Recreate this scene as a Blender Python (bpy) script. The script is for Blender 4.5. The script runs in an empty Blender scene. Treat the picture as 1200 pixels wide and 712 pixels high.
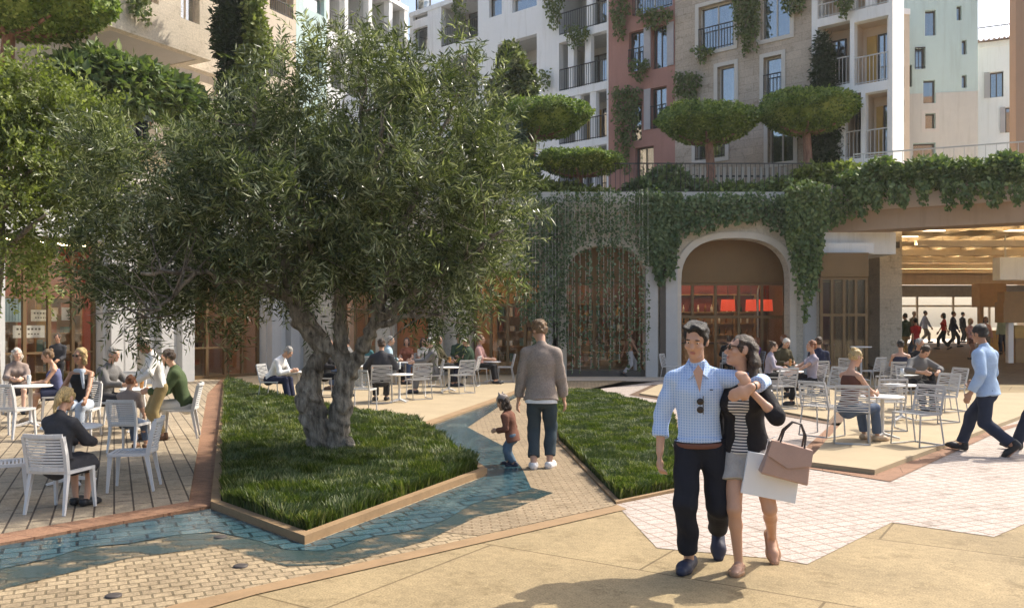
import bpy, bmesh, math, random
import numpy as np
from mathutils import Vector, Matrix
from mathutils.geometry import tessellate_polygon
R = math.radians
random.seed(7)
rng = np.random.default_rng(7)

# ------------------------------------------------------------------ camera, sky, sun, exposure
sc = bpy.context.scene
COL = sc.collection
F, CX, HY, CAMH = 1000.0, 600.0, 380.0, 1.78      # focal in photo pixels, centre column, horizon row, eye height
cam = bpy.data.cameras.new('camera')
cam.sensor_width = 36.0
cam.lens = 36.0 * F / 1200.0
cam.shift_y = (HY - 356.0) / 1200.0
cam.clip_end = 900
camo = bpy.data.objects.new('camera', cam)
COL.objects.link(camo)
camo.location = (0, 0, CAMH)
camo.rotation_euler = (R(90), 0, 0)
sc.camera = camo

SUN_AZ = (0.85, 0.53)          # ground direction towards the sun
SUN_EL = R(47)
w = bpy.data.worlds.new('World')
sc.world = w
w.use_nodes = True
nt = w.node_tree
sky = nt.nodes.new('ShaderNodeTexSky')
sky.sky_type = 'NISHITA'
sky.sun_disc = False
sky.sun_elevation = SUN_EL
sky.sun_rotation = math.atan2(SUN_AZ[0], SUN_AZ[1])
sky.dust_density = 4.0
sky.air_density = 1.0
sky.ozone_density = 0.6
nt.links.new(sky.outputs[0], nt.nodes['Background'].inputs[0])
nt.nodes['Background'].inputs[1].default_value = 0.15
sl = bpy.data.lights.new('sun', 'SUN')
sl.energy = 3.5
sl.angle = R(0.6)
sl.color = (1.0, 0.93, 0.81)
so = bpy.data.objects.new('sun', sl)
COL.objects.link(so)
_sd = Vector((SUN_AZ[0] * math.cos(SUN_EL), SUN_AZ[1] * math.cos(SUN_EL), math.sin(SUN_EL)))
so.rotation_euler = _sd.to_track_quat('Z', 'Y').to_euler()
so.location = (20, 10, 40)
sc.view_settings.view_transform = 'Standard'
sc.view_settings.look = 'None'
sc.view_settings.exposure = 0.80
sc.view_settings.gamma = 1.0
sc.render.engine = 'CYCLES'
sc.cycles.max_bounces = 6
sc.cycles.transparent_max_bounces = 12
sc.cycles.use_denoising = True

# ------------------------------------------------------------------ pixel helpers (photo pixels -> metres)
def G(px, py, z=0.0):
    Y = F * (CAMH - z) / (py - HY)
    return ((px - CX) / F * Y, Y)
def P(px, py, Y):
    return ((px - CX) / F * Y, Y, CAMH + (HY - py) / F * Y)

# ------------------------------------------------------------------ tagging
def tag(o, label=None, cat=None, group=None, kind=None):
    if label: o['label'] = label
    if cat: o['category'] = cat
    if group: o['group'] = group
    if kind: o['kind'] = kind
    return o
def thing(name, label, cat, loc=(0, 0, 0), rz=0.0, group=None, kind=None):
    o = bpy.data.objects.new(name, None)
    COL.objects.link(o)
    o.empty_display_size = 0.3
    o.location = loc
    o.rotation_euler = (0, 0, rz)
    return tag(o, label, cat, group, kind)
def dup(root, loc, rz, label=None, group=None, scale=None):
    r = root.copy(); COL.objects.link(r)
    r.location = loc; r.rotation_euler = (0, 0, rz)
    if scale: r.scale = (scale,) * 3
    if label: r['label'] = label
    if group: r['group'] = group
    for ch in list(root.children):
        c = ch.copy(); COL.objects.link(c); c.parent = r
        for g in ch.children:
            d = g.copy(); COL.objects.link(d); d.parent = c
    return r

# ------------------------------------------------------------------ mesh collector
class MB:
    def __init__(s):
        s.v = []; s.f = []; s.mi = []; s.sm = []; s.cur = 0
    def add(s, vs, fs, smooth=False):
        n = len(s.v)
        s.v += [tuple(map(float, q)) for q in vs]
        for f in fs:
            s.f.append(tuple(i + n for i in f)); s.mi.append(s.cur); s.sm.append(smooth)
        return s
    def box(s, x0, y0, z0, x1, y1, z1):
        v = [(x0, y0, z0), (x1, y0, z0), (x1, y1, z0), (x0, y1, z0), (x0, y0, z1), (x1, y0, z1), (x1, y1, z1), (x0, y1, z1)]
        return s.add(v, [(0, 3, 2, 1), (4, 5, 6, 7), (0, 1, 5, 4), (1, 2, 6, 5), (2, 3, 7, 6), (3, 0, 4, 7)])
    def bar(s, a, b, w, h=None, up=(0, 0, 1), w2=None, h2=None):
        h = h or w; w2 = w2 or w; h2 = h2 or h
        a = Vector(a); b = Vector(b); d = (b - a).normalized(); u = Vector(up)
        if abs(d.dot(u)) > .98: u = Vector((0, 1, 0))
        x = d.cross(u).normalized(); y = x.cross(d).normalized()
        vs = []
        for p, ww, hh in ((a, w, h), (b, w2, h2)):
            for sx, sy in ((-1, -1), (1, -1), (1, 1), (-1, 1)):
                vs.append(p + x * (sx * ww / 2) + y * (sy * hh / 2))
        return s.add(vs, [(0, 1, 2, 3), (7, 6, 5, 4), (0, 4, 5, 1), (1, 5, 6, 2), (2, 6, 7, 3), (3, 7, 4, 0)])
    def tube(s, pts, rs, n=8, smooth=True, caps=True):
        pts = [Vector(p) for p in pts]
        if not hasattr(rs, '__len__'): rs = [rs] * len(pts)
        rings = []; prev = None
        for i, p in enumerate(pts):
            d = (pts[min(i + 1, len(pts) - 1)] - pts[max(i - 1, 0)])
            d = d.normalized() if d.length > 1e-9 else Vector((0, 0, 1))
            if prev is None:
                u = Vector((1, 0, 0)) if abs(d.x) < .9 else Vector((0, 1, 0))
                x = d.cross(u).normalized()
            else:
                x = (prev - d * prev.dot(d))
                x = x.normalized() if x.length > 1e-6 else d.orthogonal().normalized()
            prev = x; y = d.cross(x)
            rings.append([p + (x * math.cos(2 * math.pi * k / n) + y * math.sin(2 * math.pi * k / n)) * rs[i] for k in range(n)])
        vs = [q for r in rings for q in r]; fs = []
        for i in range(len(rings) - 1):
            for k in range(n):
                k2 = (k + 1) % n
                fs.append((i * n + k, i * n + k2, (i + 1) * n + k2, (i + 1) * n + k))
        s.add(vs, fs, smooth)
        if caps:
            m = len(rings) - 1
            s.add(rings[0], [tuple(range(n))[::-1]]); s.add(rings[m], [tuple(range(n))])
        return s
    def lathe(s, prof, n=24, c=(0, 0, 0), smooth=True):
        vs = []; fs = []
        for r, z in prof:
            for k in range(n):
                a = 2 * math.pi * k / n
                vs.append((c[0] + r * math.cos(a), c[1] + r * math.sin(a), c[2] + z))
        for i in range(len(prof) - 1):
            for k in range(n):
                k2 = (k + 1) % n
                fs.append((i * n + k, i * n + k2, (i + 1) * n + k2, (i + 1) * n + k))
        return s.add(vs, fs, smooth)
    def ell(s, c, r, nu=12, nv=8, rot=None):
        vs = []; fs = []
        for j in range(nv + 1):
            t = math.pi * j / nv
            for k in range(nu):
                a = 2 * math.pi * k / nu
                q = Vector((r[0] * math.sin(t) * math.cos(a), r[1] * math.sin(t) * math.sin(a), r[2] * math.cos(t)))
                if rot is not None: q = rot @ q
                vs.append(q + Vector(c))
        for j in range(nv):
            for k in range(nu):
                k2 = (k + 1) % nu
                fs.append((j * nu + k, (j + 1) * nu + k, (j + 1) * nu + k2, j * nu + k2))
        return s.add(vs, fs, True)
    def prism(s, poly, z0, z1, holes=()):
        """poly: CCW list of (x, y); flat top z1, sides, bottom z0"""
        loops = [list(poly)] + [list(h) for h in holes]
        flat = [p for l in loops for p in l]
        tris = tessellate_polygon([[Vector((p[0], p[1], 0)) for p in l] for l in loops])
        n = len(flat); vs = [(p[0], p[1], z0) for p in flat] + [(p[0], p[1], z1) for p in flat]; fs = []
        for t in tris:
            a, b, c = (flat[i] for i in t)
            ar = (b[0] - a[0]) * (c[1] - a[1]) - (c[0] - a[0]) * (b[1] - a[1])
            t = tuple(t) if ar > 0 else tuple(t)[::-1]
            fs.append(tuple(i + n for i in t)); fs.append(t[::-1])
        o = 0
        for li, l in enumerate(loops):
            m = len(l)
            ar = sum(l[i][0] * l[(i + 1) % m][1] - l[(i + 1) % m][0] * l[i][1] for i in range(m))
            for i in range(m):
                a, b = o + i, o + (i + 1) % m
                q = (a, b, b + n, a + n)
                if (ar < 0) != (li > 0): q = q[::-1]
                fs.append(q)
            o += m
        return s.add(vs, fs)
    def sheet(s, poly, z):
        tris = tessellate_polygon([[Vector((p[0], p[1], 0)) for p in poly]])
        fs = []
        for t in tris:
            a, b, c = (poly[i] for i in t)
            ar = (b[0] - a[0]) * (c[1] - a[1]) - (c[0] - a[0]) * (b[1] - a[1])
            fs.append(tuple(t) if ar > 0 else tuple(t)[::-1])
        return s.add([(p[0], p[1], z) for p in poly], fs)
    def panel(s, x0, x1, z0, z1, holes, thick, y=0.0):
        """upright wall in the local x-z plane, front face at y, with rectangular openings"""
        def cl(v, a, b): return min(max(v, a), b)
        hs = [(cl(a, x0, x1), cl(b, z0, z1), cl(c, x0, x1), cl(d, z0, z1)) for a, b, c, d in holes]
        xs = sorted({round(v, 4) for h in hs for v in (h[0], h[2])} | {round(x0, 4), round(x1, 4)})
        zs = sorted({round(v, 4) for h in hs for v in (h[1], h[3])} | {round(z0, 4), round(z1, 4)})
        def solid(i, j):
            if i < 0 or j < 0 or i >= len(xs) - 1 or j >= len(zs) - 1: return False
            cx, cz = (xs[i] + xs[i + 1]) / 2, (zs[j] + zs[j + 1]) / 2
            return not any(h[0] < cx < h[2] and h[1] < cz < h[3] for h in hs)
        nz = len(zs); nx = len(xs)
        vs = [(x, y, z) for x in xs for z in zs] + [(x, y + thick, z) for x in xs for z in zs]
        o = nx * nz; fs = []
        I = lambda i, j: i * nz + j
        for i in range(nx - 1):
            for j in range(nz - 1):
                if not solid(i, j): continue
                a, b, c, d = I(i, j), I(i + 1, j), I(i + 1, j + 1), I(i, j + 1)
                fs.append((a, b, c, d)); fs.append((d + o, c + o, b + o, a + o))
                if not solid(i, j - 1): fs.append((a, a + o, b + o, b))
                if not solid(i, j + 1): fs.append((c, c + o, d + o, d))
                if not solid(i - 1, j): fs.append((d, d + o, a + o, a))
                if not solid(i + 1, j): fs.append((b, b + o, c + o, c))
        return s.add(vs, fs)
    def build(s, name, mats, parent=None, smooth=None, bevel=0.0):
        me = bpy.data.meshes.new(name)
        me.from_pydata(s.v, [], s.f)
        if not isinstance(mats, (list, tuple)): mats = [mats]
        for m in mats: me.materials.append(m)
        if len(mats) > 1: me.polygons.foreach_set('material_index', s.mi)
        me.polygons.foreach_set('use_smooth', [smooth if smooth is not None else q for q in s.sm])
        me.update()
        return link(name, me, parent, bevel)
def link(name, me, parent=None, bevel=0.0):
    o = bpy.data.objects.new(name, me)
    COL.objects.link(o)
    if parent: o.parent = parent
    if bevel:
        b = o.modifiers.new('bevel', 'BEVEL'); b.width = bevel; b.segments = 2; b.limit_method = 'ANGLE'; b.angle_limit = R(40)
    return o
def np_mesh(name, V, FQ, mats, parent=None, smooth=False, mi=None):
    """fast mesh from numpy: V (n,3), FQ (m,k) one face size"""
    me = bpy.data.meshes.new(name)
    V = np.ascontiguousarray(V, np.float32); FQ = np.ascontiguousarray(FQ, np.int32)
    m, k = FQ.shape
    me.vertices.add(len(V)); me.vertices.foreach_set('co', V.ravel())
    me.loops.add(m * k); me.loops.foreach_set('vertex_index', FQ.ravel())
    me.polygons.add(m)
    me.polygons.foreach_set('loop_start', np.arange(m, dtype=np.int32) * k)
    if mi is not None: me.polygons.foreach_set('material_index', np.asarray(mi, np.int32))
    me.polygons.foreach_set('use_smooth', np.full(m, smooth, bool))
    if not isinstance(mats, (list, tuple)): mats = [mats]
    for q in mats: me.materials.append(q)
    me.update(calc_edges=True); me.validate()
    return link(name, me, parent)

# ------------------------------------------------------------------ materials
def newmat(name):
    m = bpy.data.materials.new(name); m.use_nodes = True
    return m, m.node_tree, m.node_tree.nodes['Principled BSDF']
def nd(t, typ, **kw):
    n = t.nodes.new(typ)
    for k, v in kw.items():
        if k.startswith('i_'):
            n.inputs[k[2:].replace('_', ' ')].default_value = v
        else: setattr(n, k, v)
    return n
def coords(t, scale=(1, 1, 1), rot=(0, 0, 0), src='Object'):
    tc = nd(t, 'ShaderNodeTexCoord'); mp = nd(t, 'ShaderNodeMapping')
    mp.inputs['Scale'].default_value = scale; mp.inputs['Rotation'].default_value = rot
    t.links.new(tc.outputs[src], mp.inputs[0])
    return mp.outputs[0]
def c4(c, k=1.0): return (c[0] * k, c[1] * k, c[2] * k, 1)
def mixc(t, fac, a, b, mode='MIX'):
    n = nd(t, 'ShaderNodeMix', data_type='RGBA', blend_type=mode)
    for sock, v in ((n.inputs[0], fac), (n.inputs[6], a), (n.inputs[7], b)):
        if hasattr(v, 'links') or hasattr(v, 'is_linked'): t.links.new(v, sock)
        else: sock.default_value = v
    return n.outputs[2]
def ramp(t, fac, stops):
    n = nd(t, 'ShaderNodeValToRGB'); e = n.color_ramp.elements
    while len(e) < len(stops): e.new(.5)
    for q, (p, c) in zip(e, stops): q.position = p; q.color = c if len(c) == 4 else c4(c)
    t.links.new(fac, n.inputs[0]); return n.outputs[0]
def noise(t, vec, scale, detail=4, rough=.6):
    n = nd(t, 'ShaderNodeTexNoise', i_Scale=scale, i_Detail=detail, i_Roughness=rough)
    t.links.new(vec, n.inputs['Vector']); return n.outputs['Fac']
def bump(t, b, h, strength, dist=.01):
    n = nd(t, 'ShaderNodeBump', i_Strength=strength, i_Distance=dist)
    t.links.new(h, n.inputs['Height']); t.links.new(n.outputs[0], b.inputs['Normal'])
_mc = {}
def mat(name, col, rough=.7, var=.15, vs=3.0, bmp=.0, bs=60, metal=0.0, spec=.4, emit=None, es=0.0):
    if name in _mc: return _mc[name]
    m, t, b = newmat(name)
    v = coords(t)
    n = noise(t, v, vs, 5)
    n2 = noise(t, v, vs * 9, 3)
    mm = nd(t, 'ShaderNodeMath', operation='MULTIPLY_ADD'); t.links.new(n, mm.inputs[0]); mm.inputs[1].default_value = .7
    m3 = nd(t, 'ShaderNodeMath', operation='MULTIPLY'); t.links.new(n2, m3.inputs[0]); m3.inputs[1].default_value = .3
    t.links.new(m3.outputs[0], mm.inputs[2])
    bc = ramp(t, mm.outputs[0], [(.3, c4(col, 1 - var)), (.7, c4(col, 1 + var))])
    if name.endswith('render'):      # rain streaks and patchy old plaster
        bc = mixc(t, 1.0, bc, ramp(t, noise(t, coords(t, (2.6, 2.6, .16)), 1.6, 7, .7), [(.32, (.88, .87, .85)), (.50, (1, 1, 1))]), 'MULTIPLY')
    t.links.new(bc, b.inputs['Base Color'])
    b.inputs['Roughness'].default_value = rough; b.inputs['Metallic'].default_value = metal
    b.inputs['Specular IOR Level'].default_value = spec
    if bmp: bump(t, b, noise(t, v, bs, 3), bmp)
    if emit:
        b.inputs['Emission Color'].default_value = c4(emit); b.inputs['Emission Strength'].default_value = es
    _mc[name] = m; return m
def bricks(name, c1, c2, mortar, bw, rh, ms=.008, rot=(0, 0, 0), rough=.8, off=.5, stain=.25, bs=.25, sc_=1.0):
    if name in _mc: return _mc[name]
    m, t, b = newmat(name)
    v = coords(t, rot=rot)
    br = nd(t, 'ShaderNodeTexBrick', offset=off, i_Scale=sc_, i_Mortar_Size=ms, i_Brick_Width=bw, i_Row_Height=rh, i_Mortar_Smooth=.3, i_Bias=0.0)
    br.inputs['Color1'].default_value = c4(c1); br.inputs['Color2'].default_value = c4(c2); br.inputs['Mortar'].default_value = c4(mortar)
    t.links.new(v, br.inputs['Vector'])
    n = noise(t, v, .7, 6, .65); n2 = noise(t, v, 14, 4); n4 = noise(t, v, 75, 2); n5 = noise(t, v, 2.6, 8, .75)
    c = mixc(t, 1.0, br.outputs['Color'], ramp(t, n, [(.3, (1 - stain,) * 3), (.7, (1 + stain * .4,) * 3)]), 'MULTIPLY')
    c = mixc(t, 1.0, c, ramp(t, n2, [(.3, (.84,) * 3), (.7, (1.12,) * 3)]), 'MULTIPLY')
    c = mixc(t, 1.0, c, ramp(t, n4, [(.32, (.70,) * 3), (.68, (1.22,) * 3)]), 'MULTIPLY')
    c = mixc(t, 1.0, c, ramp(t, n5, [(.34, (.66, .64, .60)), (.46, (1, 1, 1))]), 'MULTIPLY')
    t.links.new(c, b.inputs['Base Color'])
    b.inputs['Roughness'].default_value = rough; b.inputs['Specular IOR Level'].default_value = .3
    ad = nd(t, 'ShaderNodeMath', operation='SUBTRACT'); t.links.new(n2, ad.inputs[0]); t.links.new(br.outputs['Fac'], ad.inputs[1])
    bump(t, b, ad.outputs[0], bs)
    _mc[name] = m; return m
def leafmat(name, dark, light, rough=.45, trans=.25, hi=None):
    m, t, b = newmat(name)
    g = nd(t, 'ShaderNodeNewGeometry')
    n = noise(t, coords(t), .9, 3)
    mm = nd(t, 'ShaderNodeMath', operation='MULTIPLY_ADD'); t.links.new(n, mm.inputs[0]); mm.inputs[1].default_value = .7
    m3 = nd(t, 'ShaderNodeMath', operation='MULTIPLY'); t.links.new(g.outputs['Random Per Island'], m3.inputs[0]); m3.inputs[1].default_value = .55
    t.links.new(m3.outputs[0], mm.inputs[2])
    st = [(.30, dark), (.75, light)]
    if hi: st.append((.9, hi))
    col = ramp(t, mm.outputs[0], st)
    t.links.new(col, b.inputs['Base Color']); b.inputs['Roughness'].default_value = rough
    b.inputs['Specular IOR Level'].default_value = .35
    tr = nd(t, 'ShaderNodeBsdfTranslucent'); t.links.new(mixc(t, 1.0, col, (1.0, 1.12, .5, 1), 'MULTIPLY'), tr.inputs[0])
    mx = nd(t, 'ShaderNodeMixShader'); mx.inputs[0].default_value = trans
    t.links.new(b.outputs[0], mx.inputs[1]); t.links.new(tr.outputs[0], mx.inputs[2])
    t.links.new(mx.outputs[0], t.nodes['Material Output'].inputs[0])
    return m
def glassmat(name, tint, refl=.12, rough=.02):
    m, t, b = newmat(name); t.nodes.remove(b)
    tr = nd(t, 'ShaderNodeBsdfTransparent'); tr.inputs[0].default_value = c4(tint)
    gl = nd(t, 'ShaderNodeBsdfGlossy'); gl.inputs['Roughness'].default_value = rough
    lw = nd(t, 'ShaderNodeLayerWeight', i_Blend=.25)
    ma = nd(t, 'ShaderNodeMath', operation='MULTIPLY_ADD'); t.links.new(lw.outputs['Facing'], ma.inputs[0]); ma.inputs[1].default_value = .5; ma.inputs[2].default_value = refl
    mx = nd(t, 'ShaderNodeMixShader'); t.links.new(ma.outputs[0], mx.inputs[0])
    t.links.new(tr.outputs[0], mx.inputs[1]); t.links.new(gl.outputs[0], mx.inputs[2])
    t.links.new(mx.outputs[0], t.nodes['Material Output'].inputs[0])
    return m

# ------------------------------------------------------------------ smooth implicit surfaces (bodies, clothes, gnarled trunks)
def V3(*a): return np.array(a, float)
def cap(a, b, ra, rb, flat=None, s=1.0, clip=False, clipa=False):
    return ('c', np.array(a, float), np.array(b, float), ra, rb, None if flat is None else np.array(flat, float), s, clip, clipa)
def ell(c, r, M=None):
    return ('e', np.array(c, float), np.array(r, float), np.eye(3) if M is None else np.array(M, float))
def surface(prims, h, k=.02, planes=(), wob=0.0, wf=9.0, sub=()):
    lo = []; hi = []
    for p in prims:
        if p[0] == 'c':
            r = max(p[3], p[4]); lo.append(np.minimum(p[1], p[2]) - r); hi.append(np.maximum(p[1], p[2]) + r)
        else:
            r = max(p[2]); lo.append(p[1] - r); hi.append(p[1] + r)
    lo = np.min(lo, 0) - 4 * h - k; hi = np.max(hi, 0) + 4 * h + k
    N = np.ceil((hi - lo) / h).astype(int) + 1
    ax = [lo[i] + h * np.arange(N[i]) for i in range(3)]
    Fd = np.full(N, 1.0, np.float32)
    def block(p, r0, r1, marg):
        i0 = np.clip(((r0 - marg - lo) / h).astype(int), 0, N - 1); i1 = np.clip(((r1 + marg - lo) / h).astype(int) + 2, 1, N)
        return i0, i1
    def dist(p):
        if p[0] == 'c':
            _, a, b, ra, rb, fl, s, cl, cla = p; r = max(ra, rb)
            i0, i1 = block(p, np.minimum(a, b) - r, np.maximum(a, b) + r, k + 3 * h)
            X, Yv, Z = np.meshgrid(*[ax[i][i0[i]:i1[i]] for i in range(3)], indexing='ij')
            ab = b - a; L2 = max(ab @ ab, 1e-9)
            qx, qy, qz = X - a[0], Yv - a[1], Z - a[2]
            t0 = (qx * ab[0] + qy * ab[1] + qz * ab[2]) / L2; t = np.clip(t0, 0, 1)
            qx = qx - t * ab[0]; qy = qy - t * ab[1]; qz = qz - t * ab[2]
            if fl is not None:
                dn = (qx * fl[0] + qy * fl[1] + qz * fl[2]) * (s - 1)
                qx = qx + fl[0] * dn; qy = qy + fl[1] * dn; qz = qz + fl[2] * dn
            d = np.sqrt(qx * qx + qy * qy + qz * qz) - (ra + (rb - ra) * t)
            if cl: d = np.maximum(d, (t0 - 1) * math.sqrt(L2))
            if cla: d = np.maximum(d, -t0 * math.sqrt(L2))
        else:
            _, c, r, M = p; rm = max(r)
            i0, i1 = block(p, c - rm, c + rm, k + 3 * h)
            X, Yv, Z = np.meshgrid(*[ax[i][i0[i]:i1[i]] for i in range(3)], indexing='ij')
            q = np.stack([X - c[0], Yv - c[1], Z - c[2]], -1) @ M
            k0 = np.sqrt(((q / r) ** 2).sum(-1)); k1 = np.sqrt(((q / r ** 2) ** 2).sum(-1)) + 1e-9
            d = k0 * (k0 - 1) / k1
        return i0, i1, d
    for p in prims:
        i0, i1, d = dist(p)
        sl_ = tuple(slice(i0[i], i1[i]) for i in range(3))
        f = Fd[sl_]
        hh = np.maximum(k - np.abs(f - d), 0) / k
        Fd[sl_] = np.minimum(f, d) - hh * hh * k * .25
    for p in sub:
        i0, i1, d = dist(p)
        sl_ = tuple(slice(i0[i], i1[i]) for i in range(3))
        Fd[sl_] = np.maximum(Fd[sl_], -d)
    X, Yv, Z = np.meshgrid(*ax, indexing='ij', sparse=True)
    if wob:
        Fd = Fd + wob * (np.sin(wf * X + 1.3 * wf * Z + 2 * np.sin(wf * .7 * Yv)) + np.sin(1.7 * wf * Yv - .9 * wf * Z + 1.5 * np.sin(wf * X)) + .6 * np.sin(2.3 * wf * Z + wf * 1.1 * X)).astype(np.float32)
    for pt, n in planes:
        n = np.array(n, float); n /= np.linalg.norm(n)
        Fd = np.maximum(Fd, ((X - pt[0]) * n[0] + (Yv - pt[1]) * n[1] + (Z - pt[2]) * n[2]).astype(np.float32))
    return nets(Fd, lo, h)
def nets(Fd, lo, h):
    s = Fd < 0; nx, ny, nz = Fd.shape
    cn = [(i, j, k) for i in (0, 1) for j in (0, 1) for k in (0, 1)]
    sh = lambda A, c: A[c[0]:nx - 1 + c[0], c[1]:ny - 1 + c[1], c[2]:nz - 1 + c[2]]
    cnt = sum(sh(s, c).astype(np.int8) for c in cn)
    mask = (cnt > 0) & (cnt < 8)
    idx = np.argwhere(mask)
    vid = np.full(mask.shape, -1, np.int64); vid[mask] = np.arange(len(idx))
    fv = {c: Fd[idx[:, 0] + c[0], idx[:, 1] + c[1], idx[:, 2] + c[2]].astype(float) for c in cn}
    acc = np.zeros((len(idx), 3)); n = np.zeros(len(idx))
    for a in cn:
        for ax_ in range(3):
            if a[ax_]: continue
            b = list(a); b[ax_] = 1; b = tuple(b)
            fa, fb = fv[a], fv[b]; cr = (fa < 0) != (fb < 0)
            t = np.where(cr, fa / np.where(cr, fa - fb, 1), 0)
            p = np.array(a, float)[None].repeat(len(idx), 0); p[:, ax_] += t
            acc += p * cr[:, None]; n += cr
    V = lo + h * (idx + acc / n[:, None])
    Q = []
    for ax_ in range(3):
        o = [i for i in range(3) if i != ax_]
        s0 = np.take(s, range(0, s.shape[ax_] - 1), ax_); s1 = np.take(s, range(1, s.shape[ax_]), ax_)
        e = np.argwhere(s0 != s1)
        ok = np.all([(e[:, q] > 0) & (e[:, q] < s.shape[q] - 1) for q in o], 0)
        e = e[ok]; inside = s0[e[:, 0], e[:, 1], e[:, 2]]
        def cell(d0, d1):
            c = e.copy(); c[:, o[0]] += d0; c[:, o[1]] += d1
            return vid[c[:, 0], c[:, 1], c[:, 2]]
        q = np.stack([cell(-1, -1), cell(0, -1), cell(0, 0), cell(-1, 0)], 1)
        flip = inside if ax_ != 1 else ~inside
        q[~flip] = q[~flip][:, ::-1]
        Q.append(q)
    return V, np.concatenate(Q)
# ================================================================== THE SETTING
TAN = bricks('sandstone_paving', (.345, .262, .142), (.318, .238, .127), (.17, .12, .06), 2.6, 1.9, .011, rot=(0, 0, R(33)), stain=.30, bs=.15)
PAVER = bricks('small_beige_pavers', (.39, .30, .185), (.31, .235, .145), (.17, .13, .075), .125, .10, .009, rot=(0, 0, R(-27)), stain=.3, bs=.5)
PAVER2 = bricks('fine_ribbed_pavers', (.36, .28, .18), (.30, .23, .145), (.2, .14, .08), .17, .055, .010, rot=(0, 0, R(-4)), stain=.25, bs=.5)
PALE = bricks('pale_pink_pavers', (.45, .39, .345), (.42, .36, .315), (.29, .215, .17), .19, .14, .010, rot=(0, 0, R(-22)), stain=.1, bs=.3, off=0.0)
PLANKS = bricks('beige_plank_paving', (.42, .34, .235), (.35, .28, .19), (.09, .065, .045), 0.62, .17, .010, rot=(0, 0, R(-115)), stain=.3, bs=.4, off=.3)
TERRA = bricks('terracotta_kerb', (.29, .16, .095), (.25, .135, .08), (.15, .07, .04), .6, .35, .006, rot=(0, 0, R(20)), stain=.25)
KERB = mat('brown_kerb_stone', (.27, .175, .09), .8, .2, 3, .2)
SOIL = mat('dark_soil', (.035, .028, .018), .95, .3, 6, .4)
SMOOTH = mat('smooth_tan_paving', (.37, .29, .18), .85, .1, 1.5, .1, 90)

def structure(name, mb, m, **k):
    return tag(mb.build(name, m, **k), kind='structure')
def inset(poly, d):
    n = len(poly); out = []
    for i in range(n):
        a, b, c = Vector(poly[i - 1]), Vector(poly[i]), Vector(poly[(i + 1) % n])
        e1 = (b - a).normalized(); e2 = (c - b).normalized()
        n1 = Vector((-e1.y, e1.x)); n2 = Vector((-e2.y, e2.x))
        bs = (n1 + n2); L = bs.length
        bs = bs / L if L > 1e-6 else n1
        out.append(tuple(b + bs * (d / max(.35, bs.dot(n1)))))
    return out
def ccw(p):
    a = sum(p[i][0] * p[(i + 1) % len(p)][1] - p[(i + 1) % len(p)][0] * p[i][1] for i in range(len(p)))
    return list(p) if a > 0 else list(p)[::-1]
def GP(px): return ccw([G(*q) for q in px])

structure('plaza_ground', MB().sheet([(-300, -40), (300, -40), (300, 600), (-300, 600)], 0.0), TAN)
# strip of small pavers between the front band and the stream
structure('paver_walk', MB().sheet(GP([(-160, 830), (190, 716), (205, 712), (724, 594), (650, 516), (640, 470), (660, 461), (770, 447), (640, 446), (560, 490), (480, 530), (250, 600), (-160, 700)]), .004), PAVER)
structure('ribbed_walk', MB().sheet(GP([(555, 591), (623, 574), (593, 525), (548, 501), (587, 475), (640, 453), (650, 453), (648, 470), (652, 517), (722, 592), (600, 619), (560, 628), (500, 622)]), .008), PAVER2)
# brown band in front of the pavers
b0, b1, b2 = G(160, 729), G(205, 709), G(724, 592)
structure('brown_band', MB().sheet(GP([(130, 733), (205, 709), (724, 592), (735, 597), (300, 697), (160, 737)]), .008), KERB)
structure('pale_paving', MB().sheet(GP([(722, 591), (795, 576), (800, 560), (790, 484), (705, 462), (665, 461), (735, 446), (800, 446), (960, 452), (1010, 464), (1320, 464), (1320, 560), (1200, 614), (1165, 629), (1102, 620), (1045, 612), (946, 661), (900, 654), (770, 642)]), .004), PALE)
structure('arcade_paving', MB().sheet(GP([(636, 446), (800, 446), (965, 452), (965, 438), (636, 438)]), .009), mat('light_limestone_paving', (.52, .44, .34), .8, .1, 2))
# left terrace
LT = GP([(-260, 640), (0, 630), (221, 591), (243, 462), (258, 446), (222, 444), (-100, 462), (-260, 500)])
structure('left_terrace', MB().prism(LT, 0, .03), PLANKS)
structure('terracotta_path', MB().sheet(GP([(221, 591), (246, 597), (262, 452), (268, 445), (256, 444), (243, 462)]), .012), TERRA)
structure('terracotta_kerb', MB().prism(GP([(-160, 655), (0, 630), (221, 591), (246, 596), (0, 641), (-160, 672)]), 0, .035), TERRA)
# middle terrace
MT = GP([(262, 447), (284, 451), (330, 468), (400, 484), (492, 499), (576, 470), (622, 453), (640, 440), (560, 437), (300, 436)])
structure('middle_terrace', MB().prism(MT, 0, .03), SMOOTH)
structure('middle_terrace_kerb', MB().prism(GP([(491, 499), (576, 469.5), (622, 452), (622, 454.5), (578, 472.5), (495, 503)]), 0, .045), KERB)
# right terraces
RT2 = GP([(946, 547), (1025, 557), (1140, 513), (1215, 484), (1215, 463), (1010, 463), (987, 499)])
structure('front_cafe_platform', MB().prism(RT2, 0, .07), SMOOTH)
structure('terracotta_margin', MB().sheet(GP([(938, 548), (1043, 565), (1166, 508), (1215, 492), (1140, 508), (1025, 550), (950, 540), (990, 496), (976, 496), (935, 533)]), .012), TERRA)
RT1 = GP([(737, 463), (770, 468), (905, 485), (985, 500), (1012, 464), (965, 454), (800, 451), (764, 451)])
structure('back_cafe_platform', MB().prism(inset(RT1, .25), 0, .05), SMOOTH)
structure('back_platform_margin', MB().sheet(RT1, .012), mat('dark_brown_margin', (.12, .07, .04), .8))
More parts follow.
